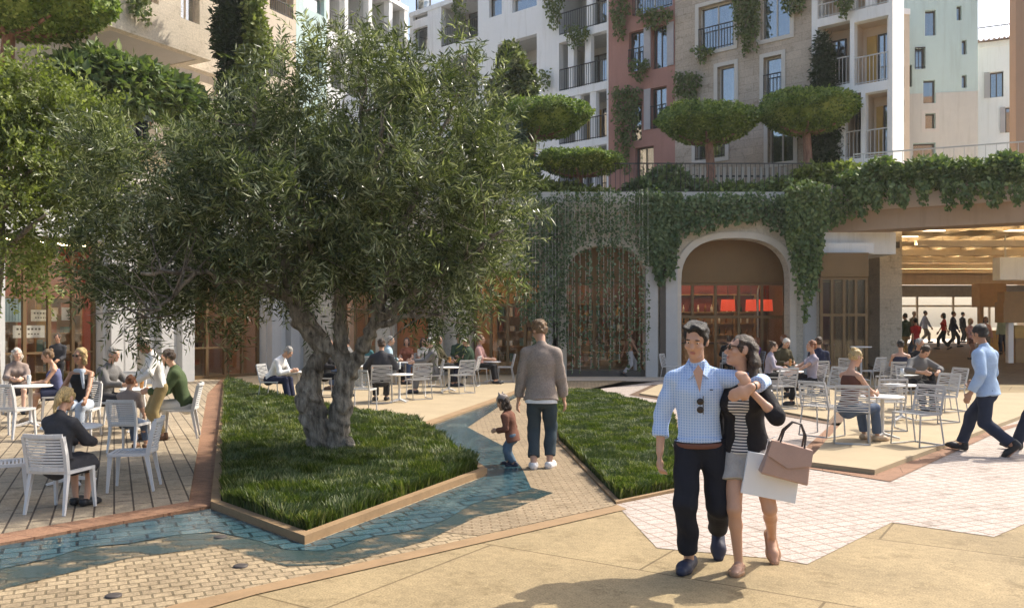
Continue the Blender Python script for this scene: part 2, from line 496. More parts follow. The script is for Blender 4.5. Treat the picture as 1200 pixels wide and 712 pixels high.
# market hall floor and its steps
HALLF = bricks('dark_timber_decking', (.17, .115, .065), (.13, .088, .05), (.04, .028, .018), 1.4, .16, .02, rot=(0, 0, R(40)), stain=.25)
mb = MB(); mb.add([(12.2, 25.5, .01), (34, 25.5, .01), (34, 46, .75), (12.2, 46, .75)], [(0, 1, 2, 3)])
structure('market_floor', mb, HALLF)
mb = MB(); mb.box(12.2, 46, 0, 34, 60, .76)
structure('market_landing', mb, mat('pale_stone_floor', (.6, .52, .42), .6))
# stream
mw, t, b = newmat('stream_water')
v = coords(t)
br = nd(t, 'ShaderNodeTexBrick', offset=.5, i_Scale=1.0, i_Mortar_Size=.014, i_Brick_Width=.26, i_Row_Height=.17, i_Mortar_Smooth=.3)
br.inputs['Color1'].default_value = (.045, .098, .118, 1); br.inputs['Color2'].default_value = (.030, .070, .088, 1); br.inputs['Mortar'].default_value = (.006, .018, .026, 1)
t.links.new(coords(t, rot=(0, 0, R(-27))), br.inputs['Vector'])
n1 = noise(t, coords(t, (2.2, 1, 1), (0, 0, R(-30))), .9, 5, .6)
c = mixc(t, ramp(t, n1, [(.52, (0, 0, 0)), (.72, (.75, .75, .75))]), br.outputs['Color'], (.13, .18, .175, 1))
t.links.new(c, b.inputs['Base Color']); b.inputs['Roughness'].default_value = .14; b.inputs['Specular IOR Level'].default_value = .22
bump(t, b, noise(t, coords(t, (1.6, 3, 1), (0, 0, R(-30))), 6, 3), .16, .03)
STREAM = [(-160, 668), (0, 641), (246, 597), (357, 640), (571, 558), (495, 501), (577, 472), (622, 454), (640, 453), (613, 462), (587, 475), (548, 501), (593, 525), (612, 550), (623, 574), (600, 580), (576, 585), (555, 591), (520, 611), (498, 619), (470, 625), (440, 629), (405, 640), (381, 647), (335, 645), (300, 634), (255, 624), (205, 628), (150, 638), (100, 642), (60, 655), (0, 668), (-160, 705)]
structure('stream_water', MB().sheet(GP(STREAM), .013), mw)
m, t, b = newmat('wet_paving')
b.inputs['Base Color'].default_value = (.03, .058, .062, 1); b.inputs['Roughness'].default_value = .25
tr = nd(t, 'ShaderNodeBsdfTransparent'); mx = nd(t, 'ShaderNodeMixShader'); t.links.new(ramp(t, noise(t, coords(t, (1.5, 3, 1), (0, 0, R(-30))), 1.6, 6, .7), [(.36, (0, 0, 0)), (.52, (.9, .9, .9))]), mx.inputs[0])
t.links.new(tr.outputs[0], mx.inputs[1]); t.links.new(b.outputs[0], mx.inputs[2]); t.links.new(mx.outputs[0], t.nodes['Material Output'].inputs[0])
structure('wet_paving', MB().sheet(GP([(-160, 690), (0, 650), (150, 630), (255, 615), (335, 640), (381, 640), (498, 612), (555, 586), (623, 572), (648, 578), (600, 598), (560, 606), (500, 634), (400, 662), (335, 664), (255, 641), (150, 655), (0, 692), (-160, 740)]), .0105), m)
# drain covers in the paver walk
for px, py in ((133, 699), (282, 664), (258, 630)):
    x, y = G(px, py); m_ = MB(); m_.lathe([(.0, .018), (.045, .018), (.052, .015), (.053, .005)], 18)
    d = m_.build('drain_cover', mat('dark_iron', (.06, .05, .045), .6)); d.location = (x, y, 0)
    tag(d, {133: 'round dark iron drain cover in the front pavers, nearest the bottom edge', 282: 'round iron drain cover below the corner of the left lawn', 258: 'small round drain cover half under the stream edge'}[px], 'drain cover', 'drain covers in the pavers')

# ------------------------------------------------------------------ lawns: kerb, soil, grass
GRASS = leafmat('grass_blades', (.032, .056, .012), (.105, .142, .036), .5, .3, (.27, .27, .11))
def grass(poly, n, h0, h1, name, label, z, near=8.0, lean=.5):
    P2 = np.array(poly); lo, hi = P2.min(0), P2.max(0); pts = []
    tot = 0
    while tot < n:
        q = lo + (hi - lo) * rng.random((n * 3, 2))
        q = q[rng.random(len(q)) < np.minimum(1, (near / q[:, 1]) ** 1.3)]
        ins = np.zeros(len(q), bool)
        j = len(P2) - 1
        for i in range(len(P2)):
            xi, yi = P2[i]; xj, yj = P2[j]
            c = ((yi > q[:, 1]) != (yj > q[:, 1])) & (q[:, 0] < (xj - xi) * (q[:, 1] - yi) / (yj - yi + 1e-12) + xi)
            ins ^= c; j = i
        pts.append(q[ins]); tot += ins.sum()
    q = np.concatenate(pts)[:n]
    # clump: tufts share a lean
    cl = np.floor((q + rng.normal(0, .05, q.shape)) / .16); hsh = np.abs(np.sin(cl[:, 0] * 12.9898 + cl[:, 1] * 78.233) * 43758.5453) % 1
    hs2 = np.abs(np.sin(cl[:, 0] * 39.3 + cl[:, 1] * 11.1) * 23421.63) % 1
    a = hsh * 6.283 + rng.normal(0, .7, n)
    hgt = (h0 + (h1 - h0) * (.35 * rng.random(n) + .65 * hs2))
    sw = .0028 + .003 * rng.random(n) + .00042 * q[:, 1]
    ln = lean * hgt * (.4 + .9 * rng.random(n))
    d = np.stack([np.cos(a), np.sin(a)], 1); s = np.stack([-np.sin(a + .9 * rng.random(n)), np.cos(a)], 1)
    z0 = np.full(n, z)
    def lv(f, fl, wv): 
        c = q + d * (ln * fl)[:, None]
        return [np.column_stack([c + s * (sw * wv * sg)[:, None], z0 + hgt * f]) for sg in (-1, 1)]
    A = lv(0, 0, 1); B = lv(.55, .28, .95); C = lv(.93, .85, .25)
    V = np.stack(A + B + C, 1).reshape(-1, 3)
    base = np.arange(n)[:, None] * 6
    Q = np.concatenate([base + [0, 1, 3, 2], base + [2, 3, 5, 4]])
    o = np_mesh(name, V, Q, GRASS)
    return tag(o, label, 'grass', kind='stuff')
LL = [(262, 449), (285, 452), (330, 469), (400, 485), (494, 499), (571, 556), (357, 638), (247, 596)]
RL = [(648, 475), (661, 461), (705, 463), (790, 484), (800, 520), (802, 574), (722, 591), (651, 516)]
for nm, pl, kh, n_, lab in (('lawn_kerb', LL, .075, 200000, 'long tufted green grass filling the kerbed bed under the olive tree'), ('lawn_kerb', RL, .03, 150000, 'thick dark green grass lawn behind the strolling couple')):
    g = GP(pl); inn = inset(g, .09 if kh > .05 else .05)
    structure(nm, MB().prism(g, 0, kh, [inn]), KERB)
    structure('lawn_soil', MB().sheet(inn, kh * .6), SOIL)
    grass(inset(inn, .02), n_, .07 if kh > .05 else .08, .23 if kh > .05 else .19, 'lawn_grass', lab, kh * .6)

# ================================================================== BUILDINGS
class Fac:
    """upright building line seen in plan, left to right"""
    def __init__(s, p0, p1):
        s.p0 = Vector(p0); s.d = (Vector(p1) - s.p0); s.L = s.d.length; s.d.normalize()
        s.rz = math.atan2(s.d.y, s.d.x)
    def su(s, px):
        u = (px - CX) / F
        t_ = (u * s.p0.y - s.p0.x) / (s.d.x - u * s.d.y)
        return t_, s.p0.y + t_ * s.d.y
    def z(s, px, py):
        return CAMH + (HY - py) / F * s.su(px)[1]
    def rect(s, a, b, c, d):
        s0, s1 = s.su(a)[0], s.su(c)[0]; m = (a + c) / 2
        return s0, s.z(m, d), s1, s.z(m, b)
WSTONE = bricks('taupe_stone_blocks', (.60, .50, .40), (.53, .435, .34), (.40, .32, .25), .8, .32, .008, rot=(R(90), 0, 0), stain=.18, bs=.2)
CREAM = bricks('cream_stone_cladding', (.66, .57, .44), (.62, .53, .41), (.50, .42, .32), 1.1, .45, .006, rot=(R(90), 0, 0), stain=.12, bs=.12)
LIME = bricks('pale_limestone_blocks', (.66, .59, .48), (.61, .54, .43), (.48, .41, .32), .9, .42, .006, rot=(R(90), 0, 0), stain=.15, bs=.15)
WHITE = mat('white_render', (.88, .87, .85), .8, .03, .6, .03)
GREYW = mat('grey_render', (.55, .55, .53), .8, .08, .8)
MAUVE = mat('mauve_red_render', (.42, .22, .175), .85, .08, .7, .05)
TEAL = mat('pale_teal_render', (.54, .67, .64), .85, .05, .6)
BEIGE = mat('beige_render', (.62, .52, .40), .85, .06, .6)
BLUSH = mat('blush_loggia_plaster', (.66, .53, .41), .85, .06, .6)
BRONZE = mat('bronze_metal', (.20, .13, .065), .45, .12, 2, metal=.5)
BRONZEF = mat('bronze_fascia', (.22, .135, .06), .5, .08, 1.2, metal=.3)
DFRAME = mat('dark_window_frame', (.09, .075, .06), .5, .1)
PFRAME = mat('pale_window_frame', (.62, .58, .52), .6, .05)
RAILM = mat('dark_rail_metal', (.05, .048, .045), .5, .1)
WRAIL = mat('pale_rail_metal', (.60, .58, .55), .5, .05)
GLASSD = glassmat('window_glass', (.80, .84, .85), .30, .03)
CURT = mat('pale_curtain', (.62, .60, .56), .9, .08, 2)
SHUT = mat('grey_shutter', (.48, .45, .45), .7, .05)
OCHRE = mat('ochre_timber', (.52, .33, .10), .6, .12, 4)
WOOD = mat('warm_timber', (.36, .22, .10), .6, .15, 3)
ORANGE = mat('orange_timber_door', (.42, .15, .05), .6, .12, 3)
GREYTRIM = mat('grey_soffit', (.44, .40, .36), .8, .05)  # one even grey for the soffit and cornices
TILE = mat('roof_tiles', (.35, .25, .2), .8, .2, 4)

def railing(par, x0, x1, y, z0, h, m, step=.13, name='railing'):
    q = MB(); q.box(x0, y - .02, z0 + h - .04, x1, y + .02, z0 + h); q.box(x0, y - .015, z0 + .05, x1, y + .015, z0 + .08)
    n = max(2, int((x1 - x0) / step))
    for i in range(n + 1):
        x = x0 + .012 + (x1 - x0 - .024) * i / n
        q.box(x - .009, y - .009, z0, x + .009, y + .009, z0 + h - .042)
    return q.build(name, m, par)
def window(par, r, y, opts='', m=None, cols=2):
    m = m or DFRAME
    x0, z0, x1, z1 = r; f = .055
    q = MB(); q.box(x0, y, z0, x0 + f, y + .07, z1); q.box(x1 - f, y, z0, x1, y + .07, z1)
    q.box(x0 + f, y, z0, x1 - f, y + .07, z0 + f); q.box(x0 + f, y, z1 - f, x1 - f, y + .07, z1)
    for i in range(1, cols):
        x = x0 + (x1 - x0) * i / cols; q.box(x - .025, y + .004, z0 + f, x + .025, y + .066, z1 - f)
    o = q.build('window', m, par)
    g = MB(); g.box(x0 + f, y + .03, z0 + f, x1 - f, y + .045, z1 - f); g.build('pane', GLASSD, o)
    if rng.random() < .75:      # curtains hanging inside the room
        cw = (x1 - x0) * (.18 + .25 * rng.random()); q = MB(); n = 9
        for sd in ((0,), (1,), (0, 1))[int(rng.integers(0, 3))]:
            xa = x0 + f if sd == 0 else x1 - f - cw
            vs = [(xa + cw * i / n, y + .16 + .03 * (i % 2), z) for i in range(n + 1) for z in (z0 + .02, z1)]
            q.add(vs, [(2 * i, 2 * i + 2, 2 * i + 3, 2 * i + 1) for i in range(n)])
        q.build('curtain', CURT, o)
    if 's' in opts:
        q = MB(); q.box(x0 - .08, -.06, z0 - .10, x1 + .08, y - .002, z0 - .004); q.build('sill', PFRAME, o)
    if 'f' in opts:      # pale stone surround
        q = MB(); w_ = .16
        q.panel(x0 - w_, x1 + w_, z0 - w_, z1 + w_, [(x0, z0, x1, z1)], .08, -.05); q.build('surround', PFRAME, o)
    if 'r' in opts:
        railing(o, x0, x1, -.05, z0, 1.0, RAILM)
    for k in 'LR':
        if k in opts:
            ww = (x1 - x0) * .42
            a = x0 - ww - .01 if k == 'L' else x1 + .01
            q = MB(); q.box(a, -.07, z0, a + ww, -.03, z1)
            n = int((z1 - z0) / .16)
            for i in range(n):
                zz = z0 + (i + .3) * (z1 - z0) / n; q.box(a + .06, -.085, zz, a + ww - .06, -.072, zz + .08)
            q.build('shutter', SHUT, o)
    return o
def loggia(par, r, depth, m, mi, cols=(), door=None, rail=RAILM, win=True):
    x0, z0, x1, z1 = r; e = .003
    q = MB(); y0 = .352
    # inner faces: floor, ceiling, sides, back
    q.box(x0 - .1, y0, z0 - .12, x1 + .1, depth, z0 - e); q.box(x0 - .1, y0, z1 + e, x1 + .1, depth, z1 + .12)
    q.box(x0 - .12, y0, z0 - e, x0 - e, depth, z1 + e); q.box(x1 + e, y0, z0 - e, x1 + .12, depth, z1 + e)
    q.box(x0 - .12, depth, z0 - .12, x1 + .12, depth + .1, z1 + .12)
    o = q.build('loggia', mi, par)
    if win:
        W_ = x1 - x0; hh = min(z1 - z0 - .35, 2.35)
        if hh > .8:
            a = x0 + W_ * (.46 if door else .12); b_ = x0 + W_ * (.84 if door else .62)
            window(o, (a, z0 + .02, b_, z0 + hh), depth - .085, '', DFRAME, 2)
            if door:
                q = MB(); q.box(x0 + W_ * .12, depth - .06, z0 + .02, x0 + W_ * .42, depth - .003, z0 + hh); q.build('door', door, o)
    for c in cols:
        q = MB(); q.box(c - .17, .06, z0, c + .17, .34, z1); q.build('column', m, o)
    railing(o, x0 + .01, x1 - .01, .045, z0, min(1.05, (z1 - z0) * .5), rail)
    return o
def building(name, label, fac, px0, px1, z0, z1, wall, wins=(), logs=(), depth=6.0, cat='building', group=None, bands=()):
    s0, s1 = fac.su(px0)[0] + .003, fac.su(px1)[0] - .003
    p = fac.p0 + fac.d * s0
    root = thing(name, label, cat, (p.x, p.y, 0), fac.rz, group)
    def rr(q):
        a, b_, c, d = fac.rect(*q[:4]); return (a - s0, b_, c - s0, d)
    W_ = s1 - s0
    holes = [rr(q) for q in wins] + [rr(q) for q in logs]
    mbw = MB(); mbw.panel(0, W_, z0, z1, holes, .35)
    mbw.box(0, .352, z0, .3, depth, z1); mbw.box(W_ - .3, .352, z0, W_, depth, z1)
    mbw.box(.302, depth - .3, z0, W_ - .302, depth, z1)
    mbw.build('wall', wall, root)
    q = MB(); q.box(-.002, -.05, z1 + .002, W_ + .002, depth + .05, z1 + .25); q.build('roof', WHITE, root)
    for q, h in zip(wins, holes): window(root, h, .2, q[4] if len(q) > 4 else '', q[5] if len(q) > 5 else None, q[6] if len(q) > 6 else 1)
    for q, h in zip(logs, holes[len(wins):]):
        loggia(root, h, q[6] if len(q) > 6 and q[6] else 1.9, wall, q[5] if len(q) > 5 and q[5] else wall, [fac.su(c)[0] - s0 for c in q[4]], q[7] if len(q) > 7 else None, q[8] if len(q) > 8 else RAILM)
    for (za, zb, m_, pr) in bands:
        q = MB(); q.box(.001, -pr, za, W_ - .001, -.002, zb); q.build('band', m_, root)
    return root, W_

# ---- the upper floors round the court: the long diagonal row
D = Fac((-5.8, 48.0), (13.8, 31.0))
DZ = 6.3
building('white_apartment_block', 'white apartment block with stacked railed loggias, left of the mauve building', D, 480, 713, DZ, 19.0, WHITE,
    wins=[(573, -4, 588, 19, '', DFRAME), (600, -6, 629, 11, '', GREYW), (484, -10, 501, 22, '', DFRAME), (484, 32, 501, 60, '', DFRAME), (606, 140, 628, 190, '', DFRAME)],
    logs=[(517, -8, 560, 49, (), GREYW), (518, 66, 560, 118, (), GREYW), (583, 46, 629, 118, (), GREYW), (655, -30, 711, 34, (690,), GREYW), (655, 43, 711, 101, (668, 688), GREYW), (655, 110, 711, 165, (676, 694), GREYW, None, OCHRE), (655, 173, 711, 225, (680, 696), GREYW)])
building('mauve_apartment_block', 'narrow mauve red apartment block with tall shuttered windows', D, 713, 791, DZ, 17.6, MAUVE,
    wins=[(742, -28, 788, 13, 'r', PFRAME, 2), (737, 36, 755, 83, 'rR', DFRAME, 2), (764, 30, 782, 80, 'R', DFRAME, 2), (763, 102, 781, 150, 'rL', DFRAME, 2), (738, 122, 752, 165, '', DFRAME), (744, 172, 766, 225, '', DFRAME, 2)])
building('taupe_stone_block', 'taupe stone apartment block with large framed windows, behind the two umbrella pines', D, 791, 951, DZ, 16.6, WSTONE,
    wins=[(819, 4, 860, 58, 'fr', PFRAME, 2), (891, -12, 926, 44, 'f', PFRAME, 2), (841, 77, 861, 119, 'f', PFRAME), (895, 66, 916, 116, 'fr', PFRAME), (815, 140, 850, 186, 'fr', PFRAME, 2), (900, 146, 930, 190, 'f', PFRAME, 2), (858, -40, 876, -8, 'f', PFRAME)])
building('white_balcony_block', 'white framed block with blush loggias and ochre doors, beside the teal tower', D, 951, 1046, DZ, 14.4, WHITE,
    logs=[(958, -22, 1041, 13, (997, 1019), BLUSH, 1.0, OCHRE, WRAIL), (958, 28, 996, 101, (), BLUSH, 1.0, None, WRAIL), (1001, 22, 1041, 97, (), BLUSH, 1.0, OCHRE, WRAIL), (990, 110, 1009, 186, (), BLUSH, 1.0, None, WRAIL), (1014, 107, 1040, 184, (), BLUSH, 1.0, OCHRE, WRAIL)], depth=1.35)
# ---- tower and house beyond, right
T = Fac((P(1047, 0, 40)[0], 40.0), (P(1146, 0, 40)[0] - .1, 39.3))
tw, W_ = building('teal_tower_house', 'tall pale teal and beige tower house with small windows', T, 1058, 1146, 5.4, 17.2, TEAL,
    wins=[(1084, 12, 1097, 42, ''), (1121, 7, 1127, 24, ''), (1127, 47, 1133, 64, ''), (1127, 88, 1133, 103, ''), (1072, 56, 1084, 81, 'r'), (1082, 94, 1096, 121, ''), (1084, 133, 1096, 151, 'f'), (1070, 168, 1096, 187, ''), (1062, 76, 1069, 102, '')],
    depth=5)
s0 = T.su(1058)[0] + .003; z_ = T.z(1120, 108); q = MB()
hh = [T.rect(*k_) for k_ in ((1082, 94, 1096, 121), (1127, 88, 1133, 103), (1081, 130, 1099, 154), (1070, 168, 1096, 187))]
q.panel(.004, W_ - .004, 5.4, z_, [(a - s0 - .02, b_ - .02, c - s0 + .02, d + .02) for a, b_, c, d in hh], .034, -.037)
q.build('base_band', mat('pale_sand_render', (.60, .585, .53), .85, .06, .6), tw)
building('beige_tower_wing', 'narrow beige wing with stacked windows, between the white loggias and the teal tower', Fac((P(1040, 0, 38)[0], 38.0), (P(1062, 0, 38)[0], 38.2)), 1044.5, 1066, 5.4, P(0, 15, 38)[2], BEIGE,
    wins=[(1050, 35, 1060, 63, ''), (1050, 78, 1060, 103, ''), (1055, 117, 1060, 143, ''), (1055, 158, 1060, 172, '')], depth=1.5)
wh, W_ = building('white_house', 'white house with shuttered windows under a railed tiled roof, right of the teal tower', Fac((P(1146, 0, 42)[0], 42.0), (P(1250, 0, 40)[0], 40.5)), 1146.3, 1245, 5.4, P(0, 57, 42)[2], WHITE,
    wins=[(1160, 84, 1176, 114, 'L', DFRAME, 2), (1185, 80, 1197, 111, '', DFRAME), (1178, 125, 1192, 155, 'L', DFRAME, 2), (1205, 124, 1222, 154, '', DFRAME)], depth=5)
z1 = P(0, 57, 42)[2]
q = MB(); q.add([(-.3, -.3, z1 + .26), (W_ + .3, -.3, z1 + .26), (W_ + .3, 3.0, z1 + .9), (-.3, 3.0, z1 + .9)], [(0, 1, 2, 3), (3, 2, 1, 0)])
for i in range(int(W_ / .22)):
    q.tube([(i * .22, -.32, z1 + .28), (i * .22, 3, z1 + .94)], .055, 6)
q.build('tiled_roof', TILE, wh); railing(wh, 0, W_, .1, z1 + .3, .75, RAILM, .25)
# ---- edge wall standing on the portal roof at the far right
rw = thing('brown_side_building', 'tall brown rendered building cut off by the right edge', 'building', (P(1190.5, 0, 31)[0], 31, 0))
mb = MB(); mb.panel(0, 4, 6.2, 14.5, [(1.2, 8.2, 2.4, 10.4)], .4); mb.build('wall', mat('brown_render', (.42, .28, .19), .85, .06, .6), rw)
window(rw, (1.2, 8.2, 2.4, 10.4), .2)
# ---- far left corner of the court
C1 = Fac((-12.3, 36.0), (-6.0, 48.2))
building('peach_apartment_block', 'peach rendered apartment block with railed corner balcony, behind the olive crown', C1, 262, 347, DZ, 18.0, BEIGE,
    logs=[(316, -14, 344, 17, (), GREYW), (300, 50, 335, 88, (), GREYW)], wins=[(276, 40, 290, 72, '')])
building('teal_bay_block', 'pale teal apartment bay with a long slot window, behind the olive crown', C1, 347, 383, DZ, 18.6, TEAL, wins=[(356, -6, 380, 14, '', GREYW), (356, 60, 378, 90, '')])
building('white_gallery_block', 'white framed block with open galleries in the far corner of the court', C1, 383, 478, DZ, 19.5, WHITE,
    logs=[(386, -16, 404, 40, (), GREYW), (408, -16, 432, 40, (), GREYW), (436, -16, 456, 46, (), GREYW), (460, -14, 474, 56, (), GREYW), (388, 64, 430, 110, (408,), GREYW)])
# ---- left cream stone building with the jutting upper storey
LB = Fac((-15.0, 22.6), (-10.2, 31.37))
s0 = LB.su(126)[0]; s1 = LB.su(248)[0]; p = LB.p0 + LB.d * s0
lb = thing('cream_stone_building', 'cream stone building with a jutting upper storey over a deep grey soffit', 'building', (p.x, p.y, 0), LB.rz)
W_ = s1 - s0; ZS = 11.17
hs = [tuple(v - (s0 if i in (0, 2) else 0) for i, v in enumerate(LB.rect(*q))) for q in ((176, -25, 186, 4), (194, -40, 212, 12), (212, -40, 234, 25))]
mb = MB(); mb.panel(0, W_, ZS, 15.5, [hs[0], hs[2]], .35); mb.box(0, .352, ZS, .35, 6, 15.5); mb.box(W_ - .35, .352, ZS, W_, 6, 15.5); mb.build('upper_wall', CREAM, lb)
for h in (hs[0], hs[2]): window(lb, h, .25, '', BEIGE)
mb = MB(); mb.box(.352, .352, ZS + .02, W_ - .352, 6, ZS + .2); mb.build('soffit', GREYTRIM, lb)
mb = MB(); mb.panel(-7.0, W_ + 2.2, 6.5, ZS - .004, [(-3.4, 6.6, -1.6, 9.2), (-.6, 6.7, .6, 9.3), (2.0, 6.7, 3.4, 9.3)], .35, 2.4); mb.panel(-7.0, -.004, ZS - .002, 15.5, [(-3.4, 11.6, -1.6, 13.6)], .35, 2.4); mb.box(W_ + .004, 1.2, ZS, W_ + 2.2, 1.6, 15.5); mb.build('lower_wall', CREAM, lb)
for h in ((-3.4, 6.6, -1.6, 9.2), (-.6, 6.7, .6, 9.3), (2.0, 6.7, 3.4, 9.3), (-3.4, 11.6, -1.6, 13.6)): window(lb, h, 2.6, '', OCHRE, 2)

# ---- podium roof (the planted terrace) and its front walls
mb = MB(); mb.prism(ccw([(-7.57, 30.96), (1.16, 29.0), (10.44, 29.0), (12.4, 29.0), (15.5, 33), (26, 34), (26, 46), (-5, 50), (-14, 40), (-22, 26), (-17, 17.0), (-14.24, 18.77)]), 5.85, 6.28)
structure('planted_terrace_slab', mb, mat('concrete_slab', (.60, .55, .48), .85, .1))
LP = Fac((-14.24, 18.77), (-7.57, 30.96))
MP = Fac((-7.57, 30.96), (1.16, 29.0))
def wallrow(name, label, fac, z1, holes, m, px0=None, px1=None):
    root = thing(name, label, 'building', (fac.p0.x, fac.p0.y, 0), fac.rz)
    mb = MB(); mb.panel(0, fac.L, 0, z1, holes, .5); mb.build('wall', m, root)
    mb = MB(); mb.box(-.0, -.09, z1 - .28, fac.L, -.003, z1 + .06); mb.build('cornice', GREYTRIM, root)
    return root
RED = mat('deep_red_interior', (.38, .085, .045), .8, .25, 1.2)
BROWNI = mat('brown_interior', (.34, .20, .11), .8, .2, 1.5)
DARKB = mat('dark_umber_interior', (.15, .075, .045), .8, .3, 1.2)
SHOPG = glassmat('shop_glass', (.95, .95, .93), .04)
REDLAMP = mat('red_lamp_shade', (.7, .05, .02), .5, .05, emit=(1.0, .10, .04), es=.35)
ADDEDLAMP = mat('added_strip_light', (.9, .8, .6), .5, .02, emit=(1.0, .78, .48), es=18.0)  # added glowing strips that brighten the shop rooms, no known fittings
def shopfront(root, x0, x1, z0, z1, y, ncol, transom, m=BRONZE, glass=True, rows=()):
    q = MB(); f = .09
    q.box(x0, y, z0, x0 + f, y + .1, z1); q.box(x1 - f, y, z0, x1, y + .1, z1)
    for z_ in (z0, transom, z1 - f): q.box(x0 + f, y, z_, x1 - f, y + .1, z_ + f)
    for z_ in rows: q.box(x0 + f, y + .002, z_, x1 - f, y + .098, z_ + .05)
    for i in range(1, ncol):
        x = x0 + (x1 - x0) * i / ncol; q.box(x - .045, y + .004, z0 + f, x + .045, y + .096, z1 - f)
    o = q.build('shopfront', m, root)
    if glass:
        g = MB(); g.box(x0 + f, y + .045, z0 + f, x1 - f, y + .055, z1 - f); g.build('glazing', SHOPG, o)
    return o
def room(root, x0, x1, y0, y1, z1, mback, mside):
    q = MB(); q.box(x0, y1, 0, x1, y1 + .1, z1); o = q.build('room_back_wall', mback, root)
    q = MB(); q.box(x0 - .1, y0, 0, x0, y1 + .1, z1); q.box(x1, y0, 0, x1 + .1, y1 + .1, z1); q.box(x0 - .1, y0, z1, x1 + .1, y1 + .1, z1 + .1); q.build('room_shell', mside, root)
# left row
def lr(q): return LP.rect(*q)
h1 = lr((6, 285, 121, 452)); h1 = (h1[0], 0.0, h1[2], 4.1)
h2 = lr((228, 300, 312, 438)); h2 = (h2[0], 0.0, h2[2], 4.1)
h3 = lr((158, 290, 172, 438)); h3 = (h3[0], 0.0, h3[2], 4.1)
left = wallrow('left_shop_row', 'grey stone shop row with bronze shopfronts and red interiors, at the far left', LP, 5.84, [h1, h2, h3], GREYW)
for h, nc in ((h1, 4), (h2, 4)):
    shopfront(left, h[0] + .02, h[2] - .02, .04, 4.08, .3, nc, 2.75, rows=(1.0,))
room(left, h1[0] - .5, h2[2] + .8, .55, 5.0, 4.3, RED, BROWNI)
for i in range(5):
    q = MB(); q.box(h1[0] + i * 2.2, 2.0, 4.1, h1[0] + i * 2.2 + 1.4, 2.12, 4.16); q.build('light_strip', ADDEDLAMP, left)  # added strip, lifts the light in the left shops
for px in (132, 146, 190, 214, 318, 340):
    x = LP.su(px)[0]; mb = MB(); mb.box(x - .22, -.25, 0, x + .22, -.002, 5.5); mb.build('pilaster', mat('light_grey_stone', (.50, .49, .47), .8, .08, 1), left)
# window shelves, posters and cards in the left shop
def place_local(root, fac, px, py, y=.7):
    s_, Y = fac.su(px); return s_, CAMH + (HY - py) / F * Y
for a, b_, lab, m_ in (((12, 350), (44, 377), 'tall pale blue striped poster in the left shop window', mat('pale_blue_print', (.30, .45, .50), .7, .1, 9)),
                   ((50, 363), (80, 376), 'white picture card with tan drawing in the left shop window, above the menu board', mat('cream_card', (.72, .66, .52), .7, .25, 7)),
                   ((86, 360), (101, 375), 'small white card with a goblet drawing in the left shop window', mat('white_card', (.75, .72, .66), .7, .1, 5)),
                   ((29, 381), (66, 396), 'wide white menu board with dark lettering in the left shop window', mat('white_card', (.75, .72, .66)))):
    x0, z0 = place_local(left, LP, a[0], b_[1]); x1, z1 = place_local(left, LP, b_[0], a[1])
    pos = LP.p0 + LP.d * x0 + Vector((-LP.d.y, LP.d.x)) * .50
    r_ = thing('window_card', lab, 'poster', (pos.x, pos.y, z0), LP.rz)
    w_ = x1 - x0; h_ = z1 - z0
    q = MB(); q.box(0, 0, 0, w_, .02, h_); q.build('card', m_, r_)
    q = MB()
    if 'striped' in lab:
        for i in range(9): q.box(w_ * (i + .3) / 9, -.004, .03, w_ * (i + .55) / 9, -.002, h_ - .03)
    elif 'goblet' in lab:
        q.add([(w_ * .3, -.004, h_ * .8), (w_ * .7, -.004, h_ * .8), (w_ * .53, -.004, h_ * .5), (w_ * .47, -.004, h_ * .5)], [(0, 3, 2, 1), (0, 1, 2, 3)]); q.box(w_ * .48, -.005, h_ * .22, w_ * .52, -.003, h_ * .5); q.box(w_ * .38, -.005, h_ * .17, w_ * .62, -.003, h_ * .21)
    elif 'menu' in lab:
        for i in range(7):
            q.box(w_ * (.1 + i * .115), -.004, h_ * .62, w_ * (.1 + i * .115 + .07), -.002, h_ * .78); q.box(w_ * (.15 + i * .1), -.004, h_ * .25, w_ * (.15 + i * .1 + .06), -.002, h_ * .36)
    else:
        for i in range(3): q.box(w_ * (.1 + i * .3), -.004, h_ * .2, w_ * (.28 + i * .3), -.002, h_ * .75)
    q.build('print', mat('dark_ink', (.10, .08, .06), .7) if 'striped' not in lab else mat('blue_ink', (.12, .24, .30), .7), r_)
# middle row behind the olive tree
hm = [MP.rect(*q) for q in ((398, 330, 440, 437), (462, 335, 503, 437), (552, 318, 634, 437))]
hm = [(a, 0.0, c, d) for a, b_, c, d in hm]
mid = wallrow('middle_shop_row', 'limestone shop row with orange timber doors, behind the olive tree', MP, 5.84, hm, LIME)
for h in (hm[0],): shopfront(mid, h[0] + .02, h[2] - .02, .04, h[3] - .02, .3, 3, 2.2)
shopfront(mid, hm[2][0] + .02, hm[2][2] - .02, .04, hm[2][3] - .02, .3, 4, 2.4)
q = MB(); h = hm[1]
q.box(h[0] + .02, .25, 0.02, (h[0] + h[2]) / 2 - .01, .32, h[3] - .02); q.box((h[0] + h[2]) / 2 + .01, .25, .02, h[2] - .02, .32, h[3] - .02)
for i in range(2):
    for j in range(3):
        x = h[0] + .15 + i * (h[2] - h[0]) / 2; q.box(x, .22, .2 + j * .95, x + (h[2] - h[0]) / 2 - .3, .248, .95 + j * .95)
q.build('door', ORANGE, mid)
for px in (384, 452, 513, 542):
    x = MP.su(px)[0]; q = MB(); q.box(x - .26, -.28, 0, x + .26, -.002, 5.5); q.build('pilaster', LIME, mid)
for i in range(4):
    q = MB(); q.box(.8 + i * 2.2, 2.0, 4.4, 2.2 + i * 2.2, 2.12, 4.46); q.build('light_strip', ADDEDLAMP, mid)  # added strip, brightens the room behind the middle row
room(mid, .5, MP.L - .3, .6, 4.5, 4.6, BROWNI, BROWNI)
